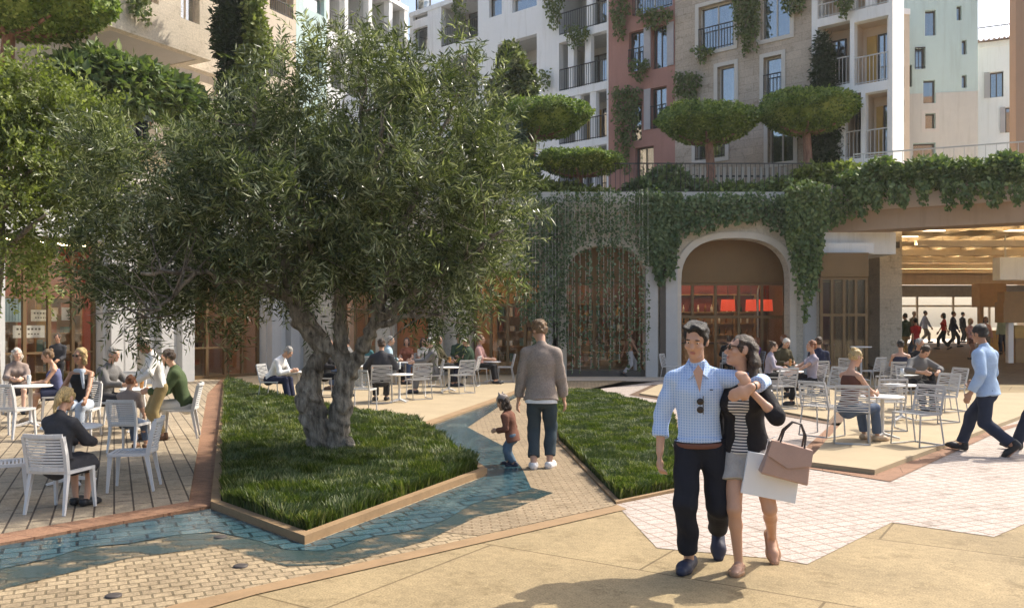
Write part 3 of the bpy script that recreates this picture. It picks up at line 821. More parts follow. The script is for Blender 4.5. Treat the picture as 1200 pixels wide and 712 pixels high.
# arcade with the two arches
AR = thing('stone_arcade', 'pale limestone arcade with two tall round-headed arches under hanging ivy', 'building', (0, 29.0, 0))
def X29(px): return (px - CX) / F * 29.0
def arch_pts(a, b_, zs, zt, n=20):
    c = (a + b_) / 2; r = (b_ - a) / 2
    return [(b_, 0), (b_, zs)] + [(c + r * math.copysign(abs(math.cos(math.pi * i / n)) ** .8, math.cos(math.pi * i / n)), zs + (zt - zs) * math.sin(math.pi * i / n) ** .8) for i in range(1, n)] + [(a, zs), (a, 0)]
A1 = (X29(664), X29(757)); A2 = (X29(798), X29(925))
ZT1 = CAMH + .092 * 29; ZT2 = CAMH + .101 * 29
poly = [(1.163, 0), ] ; out = [(1.163, 5.84), (1.163, 0)]
out += arch_pts(A1[0], A1[1], 3.2, ZT1)[::-1] + arch_pts(A2[0], A2[1], 3.25, ZT2)[::-1] + [(10.44, 0), (10.44, 5.84)]
mb = MB(); mb.prism(ccw(out), -.55, 0)
mb.v = [(x, -z, y) for x, y, z in mb.v]
mb.build('wall', LIME, AR)
for A, zt in ((A1, ZT1), (A2, ZT2)):      # raised archivolt
    o_ = arch_pts(A[0] - .22, A[1] + .22, 3.22, zt + .22); i_ = arch_pts(A[0] - .002, A[1] + .002, 3.22, zt + .002)
    ring = ccw(o_ + i_[::-1]); mb = MB(); mb.prism(ring, .003, .07); mb.v = [(x, -z, y) for x, y, z in mb.v]; mb.build('archivolt', mat('pale_trim_stone', (.62, .56, .47), .8, .06, 2), AR)
for px in (645, 650, 763, 776, 786, 948):
    w_ = .10 if px in (650, 776) else .2
    q = MB(); q.box(X29(px) - w_, -.16, 0, X29(px) + w_, -.003, 5.6); q.build('pilaster', mat('light_grey_stone', (.5, .49, .47)) if w_ > .15 else DFRAME, AR)
q = MB(); q.box(1.0, -.14, 5.56, 10.6, -.004, 5.9); q.build('cornice', LIME, AR)
q = MB(); q.box(A1[0], .12, 0.0, A1[1], .9, .22); q.box(A2[0], .9, 0, A2[1], 1.2, .2); q.build('plinth', mat('dark_plinth', (.10, .09, .08), .7), AR)
for A, zt in ((A1, ZT1), (A2, ZT2)):
    q = MB(); q.box(A[0] - .2, 1.0, 3.25, A[1] + .2, 1.25, 4.75); q.build('fascia_panel', BRONZEF, AR)
    shopfront(AR, A[0] - .2, A[1] + .2, .2, 3.24, 1.05, 5, 2.0, BRONZE)
q = MB(); q.box(1.4, .55, 4.76, 10.4, 6, 4.9); q.build('ceiling', BROWNI, AR)
for x0 in (2.0, 5.8, 7.6):
    for y0 in (2.2, 4.2):
        q = MB(); q.box(x0, y0, 4.60, x0 + 1.5, y0 + .12, 4.66); q.build('light_strip', ADDEDLAMP, AR)  # added strips, brighten the rooms behind the arches
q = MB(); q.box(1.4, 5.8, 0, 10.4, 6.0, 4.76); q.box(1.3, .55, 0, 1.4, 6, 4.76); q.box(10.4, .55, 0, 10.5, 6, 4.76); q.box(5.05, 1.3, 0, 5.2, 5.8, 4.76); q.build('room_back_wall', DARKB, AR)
q = MB(); q.box(5.25, 5.5, 2.3, 10.38, 5.6, 3.5); q.box(5.25, 5.48, 3.1, 10.38, 5.498, 3.25); q.build('red_wall_band', mat('bright_red_panel', (.20, .03, .022), .7, .15, 2), AR)
q = MB()
for i in range(3):
    cx = 6.1 + i * 1.65; q.tube([(cx + .6 * math.cos(a), 5.42, 2.3 + .75 * math.sin(a)) for a in np.linspace(0, 3.1416, 12)], .05, 6)
q.build('wall_arches', mat('dark_maroon_trim', (.12, .02, .02), .6), AR)
# bar furniture inside the second arch
bar = thing('bar_counter', 'long timber bar counter inside the right arch', 'counter', (5.6, 32.4, 0))
q = MB(); q.box(0, 0, 0, 3.9, .6, 1.05); [q.box(i * .39 + .03, -.02, .1, i * .39 + .36, -.003, .95) for i in range(10)]; q.build('front', WOOD, bar)
q = MB(); q.box(-.05, -.08, 1.052, 3.95, .65, 1.1); q.build('worktop', mat('dark_worktop', (.08, .06, .05), .4), bar)
shf = thing('bottle_shelf', 'timber back-bar shelving with bottles inside the right arch', 'shelf', (5.6, 34.3, 0))
q = MB(); q.box(0, .3, .9, 4.2, .34, 3.0)
for i in range(6): q.box(i * .83, 0, .9, i * .83 + .05, .298, 3.0)
q.build('frame', WOOD, shf)
for z_ in (1.35, 1.8, 2.25, 2.95):
    for i in range(5): q = MB(); q.box(i * .83 + .052, 0, z_, i * .83 + .828, .296, z_ + .04); q.build('shelf_board', WOOD, shf)
k = 0
BOT = [mat('dark_glass_bottle', (.03, .05, .03), .2), mat('amber_bottle', (.25, .10, .02), .2), mat('white_jar', (.75, .70, .62), .5)]
for z_ in (1.392, 1.842, 2.292):
    for i in range(14):
        x = 5.6 + .12 + i * .29 + rng.random() * .06
        h_ = .24 + .08 * rng.random(); r_ = .035 + .01 * rng.random()
        q = MB(); q.lathe([(0, 0), (r_, 0), (r_, h_ * .6), (r_ * .35, h_ * .75), (r_ * .35, h_), (0, h_)], 8)
        o = q.build('bottle', BOT[int(rng.integers(0, 3))]); o.location = (x, 34.45, z_)
        tag(o, 'small bottle on the timber back-bar shelves inside the right arch', 'bottle', 'bottles on the back-bar shelves')
cm = thing('coffee_machine', 'white boxy coffee machine on the bar counter inside the right arch', 'coffee machine', (6.55, 32.5, 1.1))
q = MB(); q.box(0, 0, .12, .8, .45, .55); q.box(.02, .05, 0, .12, .4, .118); q.box(.68, .05, 0, .78, .4, .118); q.build('body', mat('white_enamel', (.75, .73, .70), .35), cm)
q = MB(); q.box(.08, -.01, .2, .72, -.002, .36); q.build('panel', DFRAME, cm)
q = MB(); q.box(.25, -.06, .12, .30, -.012, .2); q.box(.5, -.06, .12, .55, -.012, .2); q.build('spout', RAILM, cm)
for i, px in enumerate((853, 880, 897)):
    x, _, z_ = P(px, 361, 31.6)
    pl = thing('pendant_lamp', ['wide red drum pendant lamp over the left part of the bar', 'red drum pendant lamp over the middle of the bar', 'red drum pendant lamp nearest the right side of the arch'][i], 'lamp', (x, 31.6, z_), 0, 'red pendant lamps over the bar')
    q = MB(); r_ = .27 if i != 1 else .2; q.lathe([(r_ * .9, .32), (r_, -.1), (r_ - .03, -.1), (r_ * .85, .3), (r_ * .9, .32)], 20); q.lathe([(0, .1), (r_ * .8, .1)], 20); q.build('lamp_shade', REDLAMP, pl)
    q = MB(); q.tube([(0, 0, .3), (0, 0, 4.7 - z_)], .012, 6); q.build('cord', RAILM, pl)
arcp = thing('arched_metal_post', 'thin white arched metal post in front of the bar', 'post', (X29(888) * 30.6 / 29, 30.6, 0))
q = MB(); pts = [(0, 0, 0), (0, 0, 2.9)] + [(.6 - .6 * math.cos(a), 0, 2.9 + .6 * math.sin(a)) for a in np.linspace(.2, 1.57, 7)]
q.tube(pts, .035, 8); q.build('tube', PFRAME, arcp)
q = MB(); q.lathe([(.15, 0), (.15, .03), (.04, .05)], 14); q.build('base', PFRAME, arcp)
# bench and red seats seen through the first arch
bn = thing('display_table', 'long timber display table behind the ivy screened arch', 'table', (2.6, 31.2, 0))
q = MB(); q.box(0, 0, .7, 2.4, .7, .76); q.build('tabletop', WOOD, bn)
for x, y in ((.1, .1), (2.2, .1), (.1, .5), (2.2, .5)):
    q = MB(); q.box(x, y, 0, x + .08, y + .08, .698); q.build('leg', WOOD, bn)
# ---- bronze glass kiosk at the corner of the portal
kx0, kx1 = (962 - CX) / F * 28.2, (1018 - CX) / F * 28.2
kio = thing('bronze_kiosk', 'bronze framed corner shop with dark glass, beside the hall pillar', 'building', (kx0, 28.2, 0), 0)
KW = kx1 - kx0
q = MB(); q.box(0, 0, 3.35, KW, 3.0, 4.15); q.build('fascia', BRONZEF, kio)
shopfront(kio, 0, KW, .05, 3.345, .06, 4, 2.05)
q = MB(); q.box(KW - .1, .17, .05, KW, .27, 3.345); q.box(KW - .1, 1.5, .05, KW, 1.6, 3.345); q.box(KW - .1, 2.9, .05, KW, 3.0, 3.345); q.build('corner_post', BRONZE, kio)
q = MB(); q.box(KW - .06, .28, .1, KW - .045, 2.9, 3.3); q.build('glazing', SHOPG, kio)
q = MB(); q.box(.05, 2.6, 0, KW - .15, 2.8, 3.3); q.build('room_back_wall', mat('dark_maroon_interior', (.10, .022, .025), .8, .2), kio)
q = MB(); q.box(0, 0.02, 0, KW, .3, .048); q.build('plinth', DFRAME, kio)
q = MB(); q.box(-.3, .3, 4.16, KW + .3, 3.2, 4.5); q.build('canopy', WHITE, kio)

# ---- market hall: beam, coffered timber ceiling, pillars, glazed far end
MH = thing('market_hall', 'open market hall with a glowing timber coffered ceiling behind a long beam, at the right', 'building', (0, 0, 0))
bx0, bx1 = P(962, 0, 29)[0], P(1240, 0, 25.6)[0]
def Bm(f, dz=0): return (bx0 + (bx1 - bx0) * f, 29 + (25.6 - 29) * f)
q = MB(); a = Bm(0); b_ = Bm(1)
q.prism(ccw([(a[0], a[1]), (b_[0], b_[1]), (b_[0] + .4, b_[1] + 1.0), (a[0] + .3, a[1] + 1.0)]), 4.90, 5.55)
q.build('beam', mat('brown_beam_render', (.42, .30, .21), .8, .06, .8), MH)
q = MB(); q.prism(ccw([(a[0], a[1] - .12), (b_[0], b_[1] - .12), (b_[0] + .4, b_[1] + .5), (a[0] + .3, a[1] + .5)]), 5.552, 6.5)
q.build('parapet', mat('blush_parapet', (.55, .44, .35), .8, .06, .8), MH)
CEIL = mat('ceiling_timber_panel', (.66, .53, .36), .6, .1, 3)
q = MB(); q.prism(ccw([(12.6, 29.0), (26, 26.5), (30, 27), (30, 50), (12.6, 50)]), 5.30, 5.5); q.build('ceiling', CEIL, MH)
HALLLAMP = mat('hall_strip_light', (.9, .8, .6), .5, .02, emit=(1.0, .82, .55), es=2.4)
FILLLAMP = mat('ceiling_fill_light', (.9, .8, .6), .5, .02, emit=(1.0, .88, .66), es=11.0)  # glow for one real far strip and four added fill strips
for x0, y0, x1, y1 in ((14.3, 46.05, 29.4, 46.12), (14.4, 30.3, 29, 30.37), (14.4, 34.2, 29, 34.27), (14.4, 38.0, 29, 38.07), (14.4, 42, 29, 42.07)):  # far strip first; the rest are added out of sight to brighten the ceiling
    q = MB(); q.box(x0, y0, 4.62, x1, y1, 4.66); q.build('ceiling_fill_light', FILLLAMP, MH)
    q = MB(); q.box(x0 - .05, y0 - .09, 4.54, x1 + .05, y1 + .09, 4.60); q.box(x0 - .05, y0 - .09, 4.602, x1 + .05, y0 - .07, 4.76); q.box(x0 - .05, y1 + .07, 4.602, x1 + .05, y1 + .09, 4.76); q.build('fill_light_tray', CEIL, MH)  # added trays with lips, keep the fill strips out of view
SLATC = mat('pale_ceiling_batten', (.72, .60, .42), .6, .06)
for i in range(12):
    x = 13.2 + i * 1.45; q = MB(); q.box(x, 29.6, 5.12, x + .08, 49.8, 5.298); q.build('ceiling_batten', SLATC, MH)
for j in range(9):
    y = 30.5 + j * 2.1; q = MB(); q.box(12.7, y, 5.16, 29.5, y + .07, 5.297); q.build('ceiling_batten', SLATC, MH)
for i in range(11):
    for j in range(8):
        if (i * 7 + j * 5) % 3 == 2: continue
        x = 13.35 + i * 1.45; y = 31.0 + j * 2.1 + (.5 if i % 2 else -.1)
        q = MB(); q.box(x, y, 5.22, x + 1.2, y + .10, 5.27); q.build('light_strip', HALLLAMP, MH)
px0_, px1_ = P(1031, 0, 31)[0], P(1057, 0, 31)[0]
q = MB(); q.box(px0_, 31, 0, px1_, 31.9, 5.25); q.build('pillar', CREAM, MH)
q = MB(); q.box(px0_ + .45, 30.985, 4.55, px0_ + .72, 30.998, 4.78); q.build('grille', DFRAME, MH)
q = MB(); q.box(10.4, 28.9, 4.16, 13.0, 31, 4.9); q.build('lintel', WHITE, MH)
PINK = mat('pale_beam_render', (.60, .47, .36), .8, .05)
q = MB(); q.box(14.0, 46.2, 3.95, 30, 46.8, 5.1); q.build('far_beam', PINK, MH)
q = MB(); q.box(14.2, 47.2, 3.3, 30, 47.4, 3.94); q.build('far_bulkhead', mat('grey_screen', (.33, .33, .33), .7, .3, .6), MH)
q = MB()
for i in range(7): q.box(14.4 + i * 2.0, 47.25, .76, 14.5 + i * 2.0, 47.35, 3.298)
q.box(14.2, 47.2, 2.75, 30, 47.4, 2.85); q.build('far_mullions', PFRAME, MH)
q = MB(); q.box(13.8, 32, 0, 14.0, 50, 5.28); q.build('side_wall', mat('warm_plaster', (.55, .43, .30), .8), MH)
q = MB(); q.box(29.6, 28, 0, 29.9, 50, 5.28); q.build('side_wall', mat('warm_plaster', (.55, .43, .30), .8), MH)
# stalls and signs along the hall's right side
sx = lambda px, Y: (px - CX) / F * Y
kb = thing('timber_stall', 'timber panelled market stall with a boxed canopy, right side of the hall', 'stall', (sx(1148, 40), 40, .5))
q = MB(); q.box(0, 0, 2.1, 1.25, .7, 3.2); q.build('canopy', WOOD, kb)
for x in (.05, 1.0): 
    q = MB(); q.box(x, .1, 0, x + .2, .3, 2.098); q.build('post', WOOD, kb)
q = MB(); q.box(.28, .15, 0, .98, .6, 1.0); q.build('counter', OCHRE, kb)
kb = thing('timber_stall', 'open timber stall with a shelf box, nearest the right edge in the hall', 'stall', (sx(1176, 33), 33, .25))
q = MB(); q.box(0, 0, 1.6, 2.6, .6, 2.4); q.box(.1, .1, 2.402, 2.6, .6, 2.8); q.build('canopy', WOOD, kb)
q = MB(); q.box(.25, .1, 0, .45, .3, 1.598); q.build('post', WHITE, kb)
q = MB(); q.box(.6, .2, 0, 2.5, .55, 1.0); q.build('counter', WOOD, kb)
q = MB(); q.box(.5, .1, 1.0, 1.0, .5, 1.5); q.build('shelf_box', OCHRE, kb)
hs_ = thing('hanging_sign_box', 'plain white boxed sign hanging under the hall ceiling at the right', 'sign', (sx(1172, 32), 32, 3.45))
q = MB(); q.box(0, 0, 0, 1.7, .5, .85); q.build('box', WHITE, hs_)
for x in (.3, 1.3):
    q = MB(); q.box(x, .2, .852, x + .05, .25, 1.7); q.build('hanger', PFRAME, hs_)

# ---- stocked shelves inside the shops
PACK = [mat('package_' + n_, c_, .6, .1) for n_, c_ in (('cream', (.6, .52, .4)), ('rust', (.35, .11, .05)), ('ochre', (.5, .32, .1)), ('teal', (.10, .22, .22)), ('white', (.7, .68, .64)), ('umber', (.10, .055, .035)))]
def display_shelf(x, y, rz, w_, lab, short):
    r = thing('display_shelf', lab, 'shelf', (x, y, .0), rz)
    q = MB(); q.box(0, 0, 0, .05, .36, 2.6); q.box(w_ - .05, 0, 0, w_, .36, 2.6); q.box(.052, .33, 0, w_ - .052, .36, 2.6); q.build('frame', WOOD, r)
    for z_ in (.35, .95, 1.5, 2.05, 2.55):
        q = MB(); q.box(.052, 0, z_, w_ - .052, .328, z_ + .035); q.build('shelf_board', WOOD, r)
    ca, sa = math.cos(rz), math.sin(rz)
    for z_ in (.387, .987, 1.537, 2.087):
        xx = .1
        while xx < w_ - .35:
            b_ = .12 + .16 * rng.random(); h_ = .14 + .22 * rng.random()
            q = MB(); q.box(0, 0, 0, b_, .2, h_); q.box(.01, -.004, h_ * .3, b_ - .01, -.001, h_ * .6)
            o = q.build('package', PACK[int(rng.integers(0, 6))], bevel=.006); o.location = (x + ca * xx - sa * .06, y + sa * xx + ca * .06, z_); o.rotation_euler = (0, 0, rz)
            tag(o, 'small coloured package on ' + short, 'package', 'packages on ' + short)
            xx += b_ + .05 + .25 * rng.random()
def inside(fac, s_, dp): 
    p = fac.p0 + fac.d * s_ + Vector((-fac.d.y, fac.d.x)) * dp
    return p.x, p.y, fac.rz
for i, (s_, w_) in enumerate(((h1[0] + .2, 1.7), (h1[0] + 2.4, 1.5))):
    display_shelf(*inside(LP, s_, 2.6), w_, ['stocked timber shelf in the left shop, behind the striped poster', 'stocked timber shelf in the left shop, beside the goblet card'][i], ['the shelf behind the striped poster', 'the shelf beside the goblet card'][i])
display_shelf(*inside(LP, h2[0] + .5, 2.4), 2.2, 'stocked timber shelf in the shop behind the low olive branches', 'the shelf behind the low olive branches')
display_shelf(*inside(MP, hm[0][0] + .1, 2.2), 1.3, 'stocked timber shelf in the shop left of the orange door', 'the shelf left of the orange door')
display_shelf(*inside(MP, hm[2][0] + .3, 2.4), 2.0, 'stocked timber shelf in the shop right of the orange door', 'the shelf right of the orange door')
display_shelf(2.4, 33.2, 0.0, 2.2, 'stocked timber shelf deep inside the ivy screened arch', 'the shelf inside the ivy screened arch')
# ================================================================== VEGETATION
def unit(v): return v / (np.linalg.norm(v, axis=-1, keepdims=True) + 1e-9)
def leaf_quads(pos, d, n, L, W):
    d = unit(d); s = unit(np.cross(d, n)); L = L[:, None]; W = W[:, None]
    m = pos + d * L * .42
    up = np.cross(s, d) * L * .06
    V = np.stack([pos, m + s * W * .5 + up, pos + d * L, m - s * W * .5 + up], 1).reshape(-1, 3)
    return V, np.arange(len(V)).reshape(-1, 4)
def sprays(cen, out, ntw, nlf, tl, L, W, up=.1, spread=.25, fan=.75):
    """twigs of paired leaves growing from clump centres"""
    m = len(cen); c = np.repeat(cen, ntw, 0); o = np.repeat(out, ntw, 0); k = len(c)
    td = unit(o * .55 + rng.normal(0, .6, (k, 3)) + [0, 0, up])
    st = c + rng.normal(0, spread, (k, 3))
    tln = tl * (.6 + .7 * rng.random(k))
    side = unit(np.cross(td, rng.normal(0, 1, (k, 3))))
    nn = np.cross(side, td)
    f = np.tile((np.arange(nlf) + .5) / nlf, k)
    I = np.repeat(np.arange(k), nlf); sg = np.tile(np.where(np.arange(nlf) % 2 == 0, 1., -1.), k)
    pos = st[I] + td[I] * (tln[I] * f)[:, None] + np.array([0, 0, -1.0]) * (tln[I] * f * f * .18)[:, None]
    d = td[I] * (1 - fan * .5) + side[I] * (sg * fan)[:, None] + rng.normal(0, .22, (len(I), 3))
    n = nn[I] + rng.normal(0, .35, (len(I), 3))
    q = (.7 + .6 * rng.random(len(I)))
    return leaf_quads(pos, d, n, L * q, W * q)
def in_blobs(blobs, n, shell=.35):
    """random points in a union of ellipsoids, denser to the outside; returns points and outward directions"""
    vol = np.array([b[1][0] * b[1][1] * b[1][2] for b in blobs]) ** .8; pr = vol / vol.sum()
    bi = rng.choice(len(blobs), n, p=pr)
    c = np.array([b[0] for b in blobs])[bi]; r = np.array([b[1] for b in blobs])[bi]
    u = unit(rng.normal(0, 1, (n, 3))); rad = (shell + (1 - shell) * rng.random(n)) ** .6
    return c + u * r * rad[:, None], unit(u / r)
def on_blobs(blobs, n):
    P_, N_ = [], []
    tot = 0
    ar = np.array([(b[1][0] * b[1][1] + b[1][0] * b[1][2] + b[1][1] * b[1][2]) for b in blobs]); pr = ar / ar.sum()
    while tot < n:
        bi = rng.choice(len(blobs), n, p=pr)
        c = np.array([b[0] for b in blobs])[bi]; r = np.array([b[1] for b in blobs])[bi]
        u = unit(rng.normal(0, 1, (n, 3))); p = c + u * r * (.92 + .13 * rng.random(n))[:, None]; nr = unit(u / r)
        ok = np.ones(n, bool)
        for j, b in enumerate(blobs):
            ins = (((p - np.array(b[0])) / np.array(b[1])) ** 2).sum(1) < .8
            ok &= ~(ins & (bi != j))
        P_.append(p[ok]); N_.append(nr[ok]); tot += ok.sum()
    return np.concatenate(P_)[:n], np.concatenate(N_)[:n]
def join(*VF):
    Vs = []; Fs = []; o = 0
    for V, Q in VF:
        Vs.append(V); Fs.append(Q + o); o += len(V)
    return np.concatenate(Vs), np.concatenate(Fs)
BARK = None
def barkmat(name, c1, c2, s=14):
    m, t, b = newmat(name)
    v = coords(t, (1, 1, .28))
    n = noise(t, v, s, 6, .7); n2 = noise(t, coords(t), 2.2, 4)
    c = ramp(t, n, [(.32, c4(c1)), (.62, c4(c2))])
    c = mixc(t, 1.0, c, ramp(t, n2, [(.3, (.6, .58, .55)), (.65, (1.15, 1.15, 1.15))]), 'MULTIPLY')
    t.links.new(c, b.inputs['Base Color']); b.inputs['Roughness'].default_value = .9
    bump(t, b, n, 1.0, .09)
    return m
OBARK = barkmat('olive_bark', (.045, .036, .028), (.44, .385, .31))
PBARK = barkmat('pine_bark', (.22, .11, .075), (.42, .23, .16), 10)
OLEAF = leafmat('olive_leaves', (.024, .040, .015), (.15, .178, .075), .30, .32, (.44, .46, .29))
LLEAF = leafmat('pale_green_leaves', (.075, .10, .02), (.21, .25, .065), .5, .35, (.36, .39, .15))
PLEAF = leafmat('pine_foliage', (.07, .125, .03), (.23, .31, .07), .6, .3, (.40, .46, .14))
HLEAF = leafmat('hedge_leaves', (.065, .11, .04), (.17, .23, .08), .5, .3, (.28, .33, .13))
ILEAF = leafmat('ivy_leaves', (.06, .105, .045), (.14, .20, .085), .5, .3, (.22, .28, .14))
VLEAF = leafmat('trailing_vine_leaves', (.09, .125, .045), (.20, .23, .09), .6, .35)
CLEAF = leafmat('cypress_foliage', (.018, .032, .014), (.045, .07, .028), .6, .12)
BLEAF = leafmat('blue_green_leaves', (.045, .08, .05), (.10, .16, .10), .45, .2, (.26, .32, .26))

# ---- the old olive tree
OY = 11.1
def O(px, py, dy=0.0): return P(px, py, OY + dy)
olive = thing('olive_tree', 'large old olive tree with a gnarled twin trunk rising from the grass bed', 'tree', (O(388, 545)[0], OY, 0))
ox = np.array([olive.location.x, OY, 0.0])
def chain(pts):
    out = []
    for a, b_ in zip(pts[:-1], pts[1:]):
        out.append(cap(np.array(O(a[0], a[1], a[3] if len(a) > 3 else 0)) - ox, np.array(O(b_[0], b_[1], b_[3] if len(b_) > 3 else 0)) - ox, a[2], b_[2]))
    return out
pr = chain([(382, 552, .20), (377, 520, .165), (367, 484, .172), (361, 458, .155), (367, 434, .12), (378, 412, .095), (366, 390, .115), (351, 368, .12), (344, 348, .095), (335, 310, .075), (305, 262, .055)])
pr += chain([(394, 552, .175), (394, 515, .145), (400, 476, .14, -.05), (404, 440, .115, -.05), (399, 400, .09, -.02), (398, 350, .07), (410, 290, .055), (418, 230, .04)])
pr += chain([(406, 446, .10, -.05), (424, 408, .085, -.1), (441, 376, .08, -.15), (450, 335, .066, -.15), (466, 280, .05, -.1), (488, 225, .035, 0)])
pr += chain([(347, 350, .075), (366, 376, .06, -.08), (390, 412, .05, -.1), (404, 436, .06, -.08)])
pr += [ell(np.array(O(358, 472, -.06)) - ox, (.13, .13, .17)), ell(np.array(O(408, 528, -.06)) - ox, (.10, .12, .20)), ell(np.array(O(366, 544, -.05)) - ox, (.15, .15, .11)), ell(np.array(O(351, 374, -.04)) - ox, (.115, .11, .12))]
V, Q = surface(pr, .016, k=.022, wob=.0105, wf=21)
np_mesh('trunk', V, Q, OBARK, olive, True)
mb = MB()
limbs = [[(305, 262, .055), (262, 215, .04, .3), (215, 180, .025, .5), (170, 160, .012, .7)], [(347, 350, .09), (290, 330, .05, -.5), (230, 318, .035, -.9), (165, 320, .02, -1.2)], [(347, 348, .06), (352, 270, .05, .5), (345, 190, .03, .7), (350, 110, .014, .8)],
         [(441, 376, .075, -.15), (490, 338, .05, -.5), (540, 305, .035, -.8), (590, 270, .018, -.9)], [(450, 335, .06, -.15), (505, 300, .04, .5), (545, 250, .026, .9), (580, 200, .012, 1.1)], [(418, 230, .04), (420, 160, .028, -.3), (428, 90, .014, -.4)],
         [(488, 225, .035), (515, 160, .024, .2), (540, 100, .012, .3)], [(305, 262, .05), (290, 190, .035, -.8), (300, 120, .018, -1.0)], [(398, 350, .06), (370, 290, .04, -.9), (340, 230, .024, -1.4)], [(466, 280, .04), (440, 210, .028, -1.0), (450, 150, .014, -1.3)],
         [(230, 318, .03, -.9), (190, 360, .02, -1.1), (160, 372, .01, -1.2)], [(441, 376, .05, -.15), (485, 372, .025, -.5), (525, 365, .012, -.6)], [(335, 310, .06), (265, 300, .04, .8), (190, 270, .02, 1.3)]]
for l in limbs:
    pts = [Vector(O(q[0], q[1], q[3] if len(q) > 3 else 0)) - Vector(ox) for q in l]; rs = [q[2] for q in l]
    P2 = []; R2 = []
    for i in range(len(pts) - 1):
        for j in range(5):
            f = j / 5; P2.append(pts[i].lerp(pts[i + 1], f) + Vector(rng.normal(0, .022, 3))); R2.append(rs[i] * (1 - f) + rs[i + 1] * f)
    P2.append(pts[-1]); R2.append(rs[-1]); P2[0] = pts[0]
    mb.tube(P2, R2, 7)
    for i in range(3, len(P2) - 1):
        for _ in range(2):
            d = Vector(rng.normal(0, 1, 3)); d.z += .5; d.normalize(); ln = .35 + .5 * rng.random()
            mb.tube([P2[i], P2[i] + d * ln * .5 + Vector(rng.normal(0, .04, 3)), P2[i] + d * ln], [R2[i] * .45 + .004, .008, .003], 4, caps=False)
mb.build('branch', OBARK, olive)
def OB(px, py, rx, ry, dz, dy=0):
    s_ = OY / F; return (np.array(O(px, py, dy)) - ox, (rx * s_, dz, ry * s_))
blobs = [OB(392, 112, 110, 64, 1.4, .2), OB(305, 172, 80, 58, 1.5, 0), OB(510, 158, 80, 62, 1.3, .2), OB(190, 212, 86, 60, 1.5, .3), OB(335, 250, 140, 85, 2.0, 0), OB(480, 255, 115, 85, 1.8, 0), OB(572, 232, 40, 68, 1.0, 0),
         OB(560, 75, 22, 26, .4, .1), OB(470, 310, 50, 30, .8, .7)]
low = [OB(190, 300, 85, 50, 1.3, .1), OB(300, 325, 70, 35, 1.3, .3), OB(545, 310, 55, 38, 1.1, 0), OB(150, 355, 45, 38, .8, 0), OB(245, 352, 46, 30, .8, -.1), OB(500, 350, 42, 30, .6, .4), OB(118, 285, 40, 50, .8, .2)]
c1, o1 = in_blobs(blobs, 500, .5); c2, o2 = in_blobs(low, 88, .3)
cen = np.concatenate([c1, c2]); out = np.concatenate([o1, o2])
V, Q = sprays(cen, out, 13, 14, .38, .118, .021, up=.12, spread=.15)
np_mesh('crown', V, Q, OLEAF, olive)

# ---- paler tree at the left edge
ty = 14.0
lt = thing('leafy_tree', 'paler round leaved tree at the left edge, its crown mingling with the olive', 'tree', (P(-12, 0, ty)[0], ty, 0))
lx = np.array([lt.location.x, ty, 0.0])
mb = MB()
def LT_(px, py, dy=0): return Vector(P(px, py, ty + dy)) - Vector(lx)
mb.tube([(0, 0, 0), LT_(-8, 450), LT_(-10, 380), LT_(-2, 300), LT_(0, 200), LT_(12, 130)], [.16, .12, .11, .10, .085, .05], 10)
for l in ([(0, 250), (35, 200, -.4), (70, 160, -.7)], [(-2, 300), (30, 270, -.6), (55, 250, -.8)], [(0, 200), (-30, 150, .4), (-40, 110, .6)], [(0, 200), (30, 130, .4), (60, 110, .5)]):
    mb.tube([LT_(*q) for q in l], [.06, .04, .015], 7)
mb.build('trunk', OBARK, lt)
s_ = ty / F
lb_ = [(np.array(LT_(a, b_, e)), (rx * s_, d, ry * s_)) for a, b_, rx, ry, d, e in ((28, 125, 58, 48, 1.1, 0), (70, 175, 48, 60, 1.1, .2), (20, 200, 55, 55, 1.2, -.2), (40, 262, 42, 45, .8, -.3), (10, 295, 38, 48, .8, 0), (100, 150, 35, 38, .8, .4), (-40, 180, 50, 80, 1.2, 0), (120, 215, 40, 40, .7, .5), (14, 100, 30, 25, .6, 0))]
cen, out = in_blobs(lb_, 300, .3)
V, Q = sprays(cen, out, 12, 10, .34, .085, .042, up=-.05, spread=.16)
np_mesh('crown', V, Q, LLEAF, lt)

